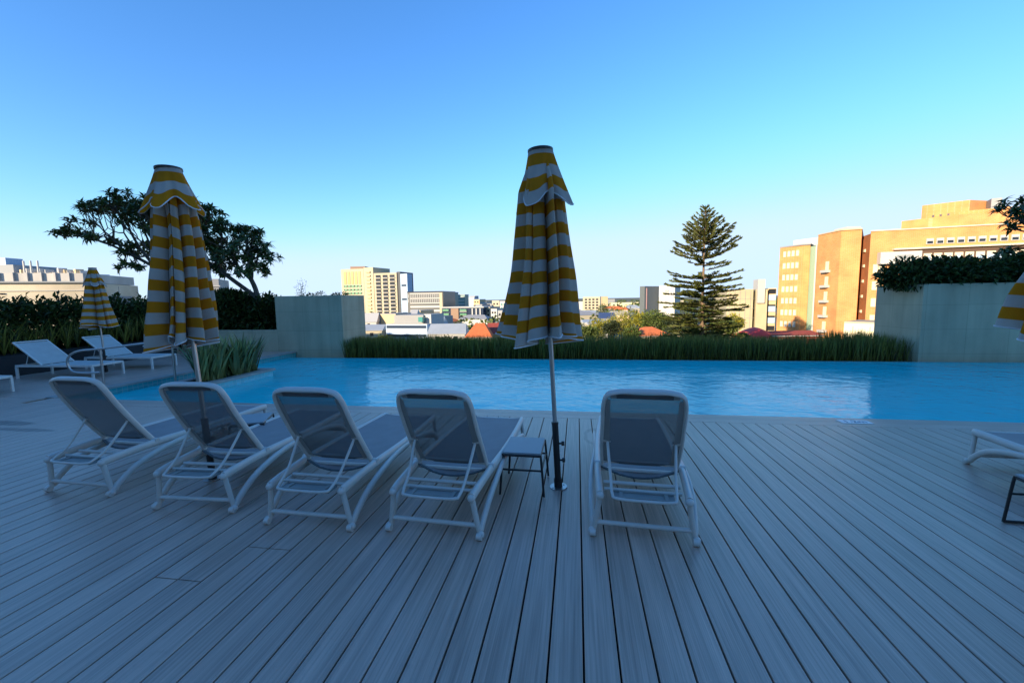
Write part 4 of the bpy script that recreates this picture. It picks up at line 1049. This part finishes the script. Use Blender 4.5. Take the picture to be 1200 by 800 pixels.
# far pale strip, mast and distant blocks
far = [(706, 712, 347.5, 620, W_tan, 'slim tan tower far beyond the flats'), (713, 720, 350.5, 900, W_mid, 'distant grey block on the horizon left of the pale hall'), (610, 622, 350, 700, W_white, 'distant white block behind the umbrella'), (792, 800, 352, 800, W_cream, 'distant cream block behind the pine')]
for u0, u1, vt, D, m, lab in far:
    q = quad(u0, D, u1, D, 20); t = building('distant_building', lab, 'building', q, zat(u0, vt, D), m, roof=W_mid)
q = quad(716, 760, 768, 750, 30); building('long_hall', 'very long low pale yellow hall below the horizon', 'hall', q, zat(740, 354.3, 755), mat('pale_yellow_wall', (.62, .58, .36), .8), roof=W_cream)

# --- concrete building right of the pine
q = quad(850, 152, 880.5, 150, 20); zt = zat(865, 339, 151)
t = building('concrete_building', 'yellowish concrete panel building with tall dark slots, behind the pine', 'building', q, zt, W_conc)
face_items(t, q[0], q[1], 'panel_joint', W_grey, 5, 1, .10, 17, zt - 17.5, 1, .0, .2, .03)
for k in range(5): face_items(t, q[0], q[1], 'floor_joint', W_grey, 1, 1, 9.2, .09, zt - 3.4 * (k + 1), 1, .0, .2, .04)
q2 = quad(880.7, 152.5, 883.6, 152.3, 18); add_prism(t, 'window_slot', W_dark, q2, GZ, zt - .2)
q2 = quad(883.8, 150, 897, 149, 18); add_prism(t, 'right_wing', W_conc, q2, GZ, zt - .1)
q2 = quad(885.5, 149, 894, 148.5, 5); add_prism(t, 'lift_core', W_white, q2, zat(890, 355, 149), zat(890, 327.5, 149))
q2 = quad(897.2, 151, 907, 150, 16); add_prism(t, 'end_wing', W_tan, q2, GZ, zt + .2)
for k, vv in enumerate((340, 358, 371, 383)):
    face_items(t, q2[0], q2[1], 'window', W_dark, 1, 1, 2.2, 1.6, zat(902, vv + 4, 150), 1, .2, .3, .1)
face_items(t, q2[0], q2[1], 'balcony', W_bluew, 1, 3, 2.4, 2.0, zat(902, 352, 150) - 8, 4.0, .2, .5, .15)
# scarlet roof
root = empty('red_roof_pavilion', (*P2(884, 88), GZ)); mb = MB(); ns = 12
Wd = 43 / FPX * 88 / 2; ze = zat(884, 394.5, 88) - GZ; zr = zat(884, 383.2, 88) - GZ
for i in range(ns + 1):
    for j in range(ns + 1):
        x = -1 + 2 * i / ns; y = -1 + 2 * j / ns; mb.v.append((x * Wd, y * 4, ze + (zr - ze) * (1 - abs(x) ** 1.5) * (1 - abs(y) ** 2) ** .6))
for i in range(ns):
    for j in range(ns): a = i * (ns + 1) + j; mb.f.append((a, a + ns + 1, a + ns + 2, a + 1))
mb.build('roof', T_scarlet, root, smooth=True); mb = MB(); mb.box(-Wd, -4, 0, Wd, 4, ze - .02); mb.build('wall', W_tan, root)
tag(root, 'low building with a bright scarlet curved roof in front of the brick hospital', 'building')
gable_house('dark_roof_building', 'row with dark red roof at the foot of the brick building', 'building', 905, 962, 84, 393, 387, mat('dark_red_brick', (.30, .07, .05), .8), T_dred, 6, 0)
q = quad(988, 76, 1030, 72, 8); t = building('cream_annex', 'plain cream annex between the brick hospital and the right planter block', 'building', q, zat(1010, 379, 74), mat('pale_cream_wall', (.70, .64, .46), .8), roof=W_cream)
face_items(t, q[0], q[1], 'panel_joint', W_tan, 2, 1, .1, 9, zat(1010, 379, 74) - 9.5, 1, .1, .12, .03)

# --- brick hospital
BK = brick_mat('orange_brick', (.62, .265, .075), (.55, .225, .06), (.5, .34, .2), 1.2)
BK_shade = brick_mat('shaded_orange_brick', (.46, .17, .06), (.40, .14, .05), (.32, .2, .13), 1.2)  # same brick, darkened: the wing's shadow in the recess is in the colour
q = [P2(909, 119), P2(936, 113), P2(943.5, 112.3), P2(960, 132), P2(925, 140)]
z1 = zat(909, 292, 119)
h = building('brick_hospital', 'large orange brick hospital stepping up in wings on the right', 'hospital', q, z1, BK)
add_prism(h, 'roof_edge', W_grey, [P2(908.5, 119), P2(936, 112.6), P2(944, 111.9), P2(960, 132.4), P2(925, 140.5)], z1 + .01, z1 + .35)
zr0 = z1 - 2.6
face_items(h, P2(909, 119), P2(936, 113), 'window', W_curt, 4, 7, .75, 1.5, z1 - 21.5, 3.15, .9, .2, .05, sub=W_white)
add_prism(h, 'stair_glazing', mat('pale_green_glass', (.30, .42, .30), .4), quad(943.7, 112.6, 949.8, 110.8, 2), GZ, z1 - .4)
add_prism(h, 'stair_mullion', W_white, quad(949.9, 110.2, 951.6, 110, 2), GZ, z1 - .2)
add_prism(h, 'penthouse', W_white, quad(924, 122, 952, 116, 8), z1 + .36, z1 + 2.4)
F2 = [P2(952, 100), P2(978, 93), P2(1001.5, 91.5), P2(1004, 108), P2(960, 115)]
z2 = zat(978, 272.5, 93)
add_prism(h, 'middle_wing', BK, F2, GZ, z2)
add_prism(h, 'wing_coping', W_tan, [P2(951.6, 99.9), P2(978, 92.7), P2(1001.9, 91.2), P2(1004.4, 108.2), P2(960, 115.4)], z2 + .01, z2 + .25)
face_items(h, P2(952, 100), P2(978, 93), 'balcony', W_white, 1, 5, 1.9, .55, zat(965, 389, 96.5), 3.35, 1.0, 1.0, .45)
face_items(h, P2(952, 100), P2(978, 93), 'balcony_door', W_curt, 1, 5, .9, 1.9, zat(965, 389, 96.5) + .56, 3.35, 1.6, .2, .06)
add_prism(h, 'roof_vent', W_white, quad(985, 97, 1000, 97, 4), z2 + .26, z2 + 1.5)
# recess
add_prism(h, 'recess_wall', BK_shade, quad(1001.6, 97, 1012, 92, 3), GZ, z2 - .8)
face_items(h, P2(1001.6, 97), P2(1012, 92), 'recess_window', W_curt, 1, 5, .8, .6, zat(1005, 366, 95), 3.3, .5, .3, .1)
# long near wing
D1a, D1b = 90, 80
F3 = [P2(1012, D1a), P2(1240, D1b), P2(1240, D1b + 16), P2(1012, D1a + 14)]
z3 = zat(1014, 273.5, 90)
add_prism(h, 'long_wing', BK, F3, GZ, z3)
add_prism(h, 'long_coping', W_curt, [P2(1011.6, D1a - .2), P2(1240.5, D1b - .2), P2(1240, D1b + 16), P2(1012, D1a + 14)], z3 + .01, z3 + .22)
A, B = P2(1012, D1a), P2(1240, D1b)
def sg(u0, u1): 
    f0 = (u0 - 1012) / (1240 - 1012); f1 = (u1 - 1012) / (1240 - 1012)
    a_ = Vector(A).lerp(Vector(B), f0); b_ = Vector(A).lerp(Vector(B), f1); return tuple(a_), tuple(b_)
zw = z3 - 3.1
a, b = sg(1078, 1238); face_items(h, a, b, 'window', W_white, 13, 1, 1.15, 1.15, zw, 1, .2, .2, .06, sub=W_dark)
zb = zat(1130, 306, 86)
a, b = sg(1073, 1240); face_items(h, a, b, 'balcony_recess', mat('recess_shade', (.09, .055, .04), .8), 1, 1, round((Vector(b) - Vector(a)).length, 1), 2.3, zb, 1, 0, .3, .05)  # flat panel on the wall, its dark colour stands for shade in the recess
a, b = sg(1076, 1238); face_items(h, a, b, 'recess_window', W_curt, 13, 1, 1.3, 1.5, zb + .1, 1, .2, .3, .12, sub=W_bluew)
a, b = sg(1040, 1240); face_items(h, a, b, 'sunshade_slab', W_curt, 1, 1, round((Vector(b) - Vector(a)).length, 1), .3, zb + 2.5, 1, 0, 1.0, .5)
a, b = sg(1022, 1072.5); face_items(h, a, b, 'white_bay', W_white, 1, 1, round((Vector(b) - Vector(a)).length, 1), 2.4, zb - .3, 1, 0, 1.6, .7)
a, b = sg(1040, 1064); face_items(h, a, b, 'bay_window', W_grey, 4, 1, .6, 1.0, zb + .4, 1, .2, .2, 1.55)
a, b = sg(1014, 1034)
face_items(h, a, b, 'window', W_curt, 2, 4, .8, 1.8, zat(1020, 360, 89) - 3.4, 3.5, .4, .2, .05)
# upper storeys
q = quad(1060, 104, 1240, 92, 12); zu = zat(1240, 250, 92)
add_prism(h, 'upper_wing', BK, [P2(1046, 106), P2(1110, 98), P2(1240, 92), P2(1240, 110), P2(1060, 120)], z3 + .05, zat(1100, 256, 100))
face_items(h, P2(1110, 98), P2(1240, 92), 'window', W_white, 7, 1, 1.2, 1.4, z3 + .6, 1, .6, .2, .06, sub=W_dark)
add_prism(h, 'upper_wing', BK, [P2(1100, 101.5), P2(1168, 95.5), P2(1240, 94), P2(1240, 108), P2(1110, 112)], zat(1100, 256, 100) + .02, zat(1165, 246, 96))
add_prism(h, 'top_block', BK, [P2(1068, 112), P2(1122, 106), P2(1152, 108), P2(1152, 120), P2(1080, 124)], z3, zat(1122, 238, 106))
face_items(h, P2(1068, 112), P2(1122, 106), 'window', W_dark, 4, 1, .45, .9, zat(1090, 257, 108), 1, 1.5, .2, .05)
add_prism(h, 'roof_plant', W_mid, quad(1146, 104, 1158, 103, 4), zat(1165, 246, 96), zat(1150, 236.5, 104))

# --- banded building on the left
q = quad(-60, 74, 108, 80, 18); z1 = zat(60, 320, 78)
M_clad = mat('weathered_cladding', (.42, .41, .40), .55, var=.30, scale=.22, stretch=(1, 1, .35))
M_goldglow = mat('gold_glow_cladding', (.46, .40, .30), .45, var=.35, scale=.14)  # golden glow of the low sun is put into this cladding colour
t = building('banded_building', 'long pale clad building with horizontal bands left of the umbrellas', 'building', q, zat(60, 331.5, 78), M_goldglow)
q2 = quad(-60, 75, 106, 80.4, 16); add_prism(t, 'upper_floor', M_clad, q2, zat(60, 331, 78), z1)
ln = (Vector(q[1]) - Vector(q[0])).length
face_items(t, q[0], q[1], 'ledge', W_grey, 1, 1, round(ln, 1), .28, zat(60, 331.6, 78), 1, 0, .8, .2)
face_items(t, q[0], q[1], 'ledge', M_clad, 1, 1, round(ln, 1), .10, zat(60, 341, 78), 1, 0, .25, .08)
face_items(t, q2[0], q2[1], 'pilaster', M_clad, 9, 1, .3, 1.7, zat(60, 331, 78) + .1, 1, 1.0, .4, .15)
face_items(t, *(lambda s_: s_)(seg(q, .38, .42)), 'window', W_dark, 3, 1, .35, .22, zat(8, 345, 76), 1, .1, .2, .06)
qq = quad(-30, 84, 27, 84, 8); add_prism(t, 'plant_room', W_grey, qq, z1, zat(10, 311, 84)); 
for (u0, u1, vt) in ((-5, 5, 302.5), (9, 19, 303)): add_prism(t, 'roof_unit', W_bluew, quad(u0, 85, u1, 85, 3), zat(10, 311, 84), zat(u0, vt, 85))
rr = random.Random(4)
for k in range(14):
    u = 34 + k * 5.2 + rr.uniform(-1, 1); hgt = rr.uniform(.3, 1.4) if k > 2 else rr.uniform(1.0, 1.7)
    add_prism(t, 'roof_unit', W_white if k % 3 else W_tan, quad(u, 83 + rr.random() * 2, u + rr.uniform(1.2, 4), 83, 1.2), z1, z1 + hgt)
for u in (38, 46, 54): add_prism(t, 'flue', W_white, quad(u, 82, u + 1.1, 82, .25), z1, z1 + 2.6)
q = quad(120, 90, 137, 92, 10); t = building('stepped_building', 'blue grey stepped building between the far umbrella and the big umbrella', 'building', q, zat(128, 322, 91), W_bluew)
face_items(t, q[0], q[1], 'ledge', W_dark, 1, 1, 2.8, .5, zat(128, 334, 91), 1, .1, .5, .1)
add_prism(t, 'lower_wing', W_grey, quad(124, 88, 146, 90, 9), GZ, zat(135, 335.5, 89)); add_prism(t, 'lower_wing', W_mid, quad(140, 87, 160, 89, 8), GZ, zat(150, 347, 88))
q = quad(236, 120, 262, 122, 12); t = building('grey_box_building', 'blue grey box building seen under the frangipani crown', 'building', q, zat(250, 327, 121), W_mid); face_items(t, q[0], q[1], 'ledge', W_white, 1, 1, 6.0, .3, zat(250, 336, 121), 1, .1, .4, .1)
q = quad(288, 130, 300, 131, 10); t = building('small_box_building', 'small pale box building between frangipani and planter block', 'building', q, zat(294, 347, 130), W_mid); face_items(t, q[0], q[1], 'ledge', W_white, 1, 1, 2.8, .3, zat(294, 350, 130), 1, .1, .4, .1)
q = quad(303, 140, 326, 141, 10); t = building('cream_box_building', 'warm cream building low behind the wispy shrub', 'building', q, zat(315, 349, 140), W_tan); face_items(t, q[0], q[1], 'window', W_dark, 2, 1, .9, 1.0, zat(315, 356, 140), 1, .5, .3, .08)

# ------------------------------------------------------------------ trees below
def tree(name, u, D, vtop, wid, m, seed, label, cat='tree', cnt=900, L=.6, squat=.8):
    z = zat(u, vtop, D); rad = wid / FPX * D / 2; r = random.Random(seed); x, y = P2(u, D)
    root = empty(name, (x, y, GZ)); hz = z - GZ
    blobs = []; ch = min(rad * squat, hz * .42); cz = hz - ch
    blobs.append((0, 0, cz, rad * .7, rad * .7, ch * .95))
    for k in range(7):
        a = k * .9 + r.uniform(-.3, .3); q_ = r.uniform(.45, .65)
        blobs.append((math.cos(a) * rad * q_, math.sin(a) * rad * q_, cz + r.uniform(-.45, .45) * ch, rad * r.uniform(.35, .5), rad * .45, ch * r.uniform(.35, .5)))
    mb = MB(); mb.tube([(0, 0, 0), (r.uniform(-.2, .2), 0, cz * .6), (0, 0, cz)], [.35, .25, .12], 7)
    for b in blobs[1:]: mb.tube([(0, 0, cz * .65), (b[0], b[1], b[2])], [.14, .05], 5)
    mb.build('trunk', M_bark, root); leafmass('crown', blobs, cnt, L, L * .5, m, seed, shell=.45, parent=root)
    return tag(root, label, cat)
ts = [(700, 150, 372, 34, 0, 'yellow green tree right of the umbrella canopy', 1300), (728, 170, 361, 44, 0, 'tallest yellow green tree in front of the slab tower', 1700), (752, 135, 366, 22, 0, 'olive crown left of the orange hip roof', 800), (768, 128, 362, 40, 1, 'broad mid green tree behind the orange hip roof', 1500),
      (716, 118, 376, 22, 2, 'small dark round tree among the yellow green ones', 700), (690, 108, 382, 24, 1, 'low green tree just over the hedge by the umbrella', 700), (740, 105, 383, 22, 1, 'low tree left of the orange hip roof', 600), (795, 108, 369, 34, 2, 'dark tree at the left foot of the pine', 1100),
      (846, 96, 374, 34, 1, 'green tree at the right foot of the pine', 1100), (858, 110, 368, 26, 0, 'yellow green crown before the concrete building', 800), (812, 90, 382, 30, 2, 'dark low tree under the pine', 800), (674, 130, 377, 26, 1, 'tree half hidden by the umbrella hem', 700),
      (780, 92, 389, 26, 2, 'dark shrubby tree below the orange hip roof', 500), (448, 118, 392, 20, 1, 'low tree over the hedge near the left block', 350), (525, 115, 393, 22, 2, 'low dark tree in front of the long sheet roof', 350), (320, 60, 352, 16, 1, 'small tree top behind the left planter block', 350),
      (420, 230, 366, 14, 1, 'tree at the foot of the cream tower', 300), (720, 300, 360, 26, 1, 'grey green tree group by the cream flats', 500), (706, 330, 356, 16, 1, 'distant tree right of the cream flats', 300), (870, 84, 391, 14, 1, 'small tree left of the scarlet roof', 300)]
for i, (u, D, v, w, mi, lab, c) in enumerate(ts): tree('garden_tree', u, D, v, w, M_tree[mi], 100 + i, lab, cnt=int(c * 1.8), L=.72 if D < 200 else 1.2)
# far tree belts
def belt(name, u0, u1, D0, D1, n, m, seed, hmin, hmax, label, L=2.2):
    r = random.Random(seed); mb = MB()
    for k in range(n):
        u = r.uniform(u0, u1); D = r.uniform(D0, D1); x, y = P2(u, D); rad = r.uniform(3, 6); h = r.uniform(hmin, hmax)
        for j in range(16):
            d = Vector((r.gauss(0, 1), r.gauss(0, 1), r.gauss(0, 1))).normalized()
            mb.leaf(Vector((x + d.x * rad, y + d.y * rad, GZ + h * .6 + d.z * h * .4)), Vector((r.gauss(0, 1), r.gauss(0, 1), r.gauss(0, .6))), Vector((r.gauss(0, 1), r.gauss(0, 1), 1)), L * r.uniform(.8, 1.6), L * .8)
    tag(mb.build(name, m), label, 'trees', kind='stuff')
belt('far_woodland', -300, 1500, 620, 1700, 1500, M_tree[1], 51, 6, 11, 'continuous belt of distant trees below the horizon', 4)
belt('suburb_trees', 400, 900, 210, 600, 420, M_tree[1], 52, 5, 9, 'scattered suburban trees between the roofs', 2.4)
# small far roofs
rr = random.Random(77)
M_roofs = [T_metal, W_white, W_cream, T_red, W_mid]
for k in range(46):
    u = rr.choice([rr.uniform(420, 600), rr.uniform(660, 760)]); D = rr.uniform(260, 640)
    x, y = P2(u, D); w_ = rr.uniform(6, 12); d_ = rr.uniform(5, 8); hh = rr.uniform(3.5, 8)
    root = empty('suburban_house', (x, y, GZ), rr.uniform(-.5, .5)); mb = MB(); mb.box(-w_, -d_, 0, w_, d_, hh); mb.build('wall', rr.choice([W_cream, W_white, W_tan]), root)
    mb = MB(); mb.v = [(-w_ - .4, -d_ - .4, hh), (w_ + .4, -d_ - .4, hh), (w_ + .4, d_ + .4, hh), (-w_ - .4, d_ + .4, hh), (-w_ * .6, 0, hh + 2.6), (w_ * .6, 0, hh + 2.6)]; mb.f = [(0, 1, 5, 4), (1, 2, 5), (2, 3, 4, 5), (3, 0, 4), (0, 3, 2, 1)]
    mb.build('roof', rr.choice(M_roofs), root)
    tag(root, 'small pitched roof house in the distant suburb below the horizon', 'house', 'distant suburban houses')

# ------------------------------------------------------------------ the tall pine
def pine():
    u, D = 822, 60; x, y = P2(u, D); ztop = zat(821, 247, D); H = ztop - GZ + .3
    root = empty('norfolk_pine', (x, y, GZ)); r = random.Random(31)
    mb = MB(); mb.tube([(0, 0, 0), (.05, 0, H * .3), (.0, .05, H * .6), (0, 0, H - .3)], [.42, .34, .2, .03], 10)
    mb.build('trunk', M_pinebark, root, smooth=True)
    wood = MB(); lf = MB(); z = H - .35
    while z > 11.0:
        f = (H - z)                                  # distance from the top
        rad = .08 + .66 * f if f < 7 else min(4.7 + .06 * (f - 7), 5.2)
        n = 7 if f < 3 else 10
        a0 = r.uniform(0, 6.28)
        for k in range(n):
            a = a0 + k * 6.283 / n + r.uniform(-.3, .3); zz = z + r.uniform(-.22, .22) * min(1, f / 4)
            Rk = rad * (r.uniform(.8, 1.12) if r.random() < .6 else r.uniform(.35, .8))
            if 8.0 < f < 9.4 and r.random() < .6: continue
            dr = Vector((math.cos(a), math.sin(a), 0)); rise = (.52 if f < 5 else .34 if f < 8 else r.uniform(.02, .24) if f < 13 else r.uniform(-.10, .16)) * Rk
            P_ = spline([Vector((0, 0, zz)), dr * Rk * .5 + Vector((0, 0, zz + rise * .28)), dr * Rk + Vector((0, 0, zz + rise))], 6)
            wood.tube(P_, [.05 * (1 - .75 * i / len(P_)) for i in range(len(P_))], 5)
            sd = Vector((-math.sin(a), math.cos(a), 0))
            nb = max(7, int(Rk * 10))
            for i in range(nb):
                t = .18 + .82 * (i + r.random()) / nb
                if r.random() < .12: continue
                idx = t * (len(P_) - 1); q = P_[int(idx)].lerp(P_[min(int(idx) + 1, len(P_) - 1)], idx % 1)
                for s in (-1, 1):
                    ln = (.2 + .62 * min(1, Rk / 3) * (1 - abs(t - .65) * .9)) * r.uniform(.5, 1.25)
                    dd = (sd * s * r.uniform(.4, 1) + dr * .8 + Vector((0, 0, r.uniform(.0, .6)))).normalized()
                    lf.leaf(q, dd, Vector((0, 0, 1)), ln, .15, .15, .0); lf.leaf(q, dd, dr, ln, .15, .15, .0)
            for i in range(3): lf.leaf(P_[-1], dr + Vector((r.gauss(0, .3), r.gauss(0, .3), r.uniform(.2, .9))), sd, .5, .17)
        z -= .55 if f < 5 else r.uniform(.7, .95) if f < 10 else r.uniform(.5, .75)
    wood.build('branches', M_pinebark, root); lf.build('foliage', M_pine, root)
    tag(root, 'tall tiered pine rising above the city beyond the pool', 'pine tree')
pine()

# ------------------------------------------------------------------ light
SUN_EL, SUN_AZ = R(14), R(214)           # azimuth clockwise from +Y: behind the camera and to the left
w = bpy.data.worlds.new('World'); scene.world = w; w.use_nodes = True; nt = w.node_tree; N = nt.nodes; L = nt.links
sk = N.new('ShaderNodeTexSky'); sk.sky_type = 'NISHITA'; sk.sun_disc = False; sk.sun_elevation = SUN_EL; sk.sun_rotation = SUN_AZ
sk.air_density = 1.0; sk.dust_density = .1; sk.ozone_density = 2.6; sk.altitude = 700
bg = N['Background']; bg.inputs[1].default_value = .14
hs = N.new('ShaderNodeHueSaturation'); hs.inputs['Saturation'].default_value = 1.17
mxn = N.new('ShaderNodeMix'); mxn.data_type = 'RGBA'; mxn.blend_type = 'MULTIPLY'; mxn.inputs['Factor'].default_value = 1; mxn.inputs[7].default_value = (.91, .935, 1.05, 1)
L.new(sk.outputs[0], mxn.inputs[6]); L.new(mxn.outputs[2], hs.inputs['Color']); sp = N.new('ShaderNodeSeparateColor'); cbn = N.new('ShaderNodeCombineColor'); L.new(hs.outputs[0], sp.inputs[0])
for i_, top_ in enumerate((2.0, 2.6, 3.4)):
    mn = N.new('ShaderNodeMath'); mn.operation = 'SMOOTH_MIN'; mn.inputs[1].default_value = top_; mn.inputs[2].default_value = 1.2
    L.new(sp.outputs[i_], mn.inputs[0]); L.new(mn.outputs[0], cbn.inputs[i_])
L.new(cbn.outputs[0], bg.inputs[0])
sl = bpy.data.lights.new('sun', 'SUN'); sl.energy = 3.9; sl.angle = R(.5); sl.color = (1, .80, .55)
so = bpy.data.objects.new('sun', sl); C.objects.link(so)
sd = Vector((math.sin(SUN_AZ) * math.cos(SUN_EL), math.cos(SUN_AZ) * math.cos(SUN_EL), math.sin(SUN_EL)))
so.rotation_euler = sd.to_track_quat('Z', 'Y').to_euler()
vs = scene.view_settings; vs.view_transform = 'Standard'; vs.look = 'None'; vs.gamma = 1; vs.use_curve_mapping = False; vs.exposure = 1.38
scene.cycles.max_bounces = 6; scene.cycles.transparent_max_bounces = 12; scene.cycles.use_denoising = True
scene.cycles.caustics_reflective = False; scene.cycles.caustics_refractive = False
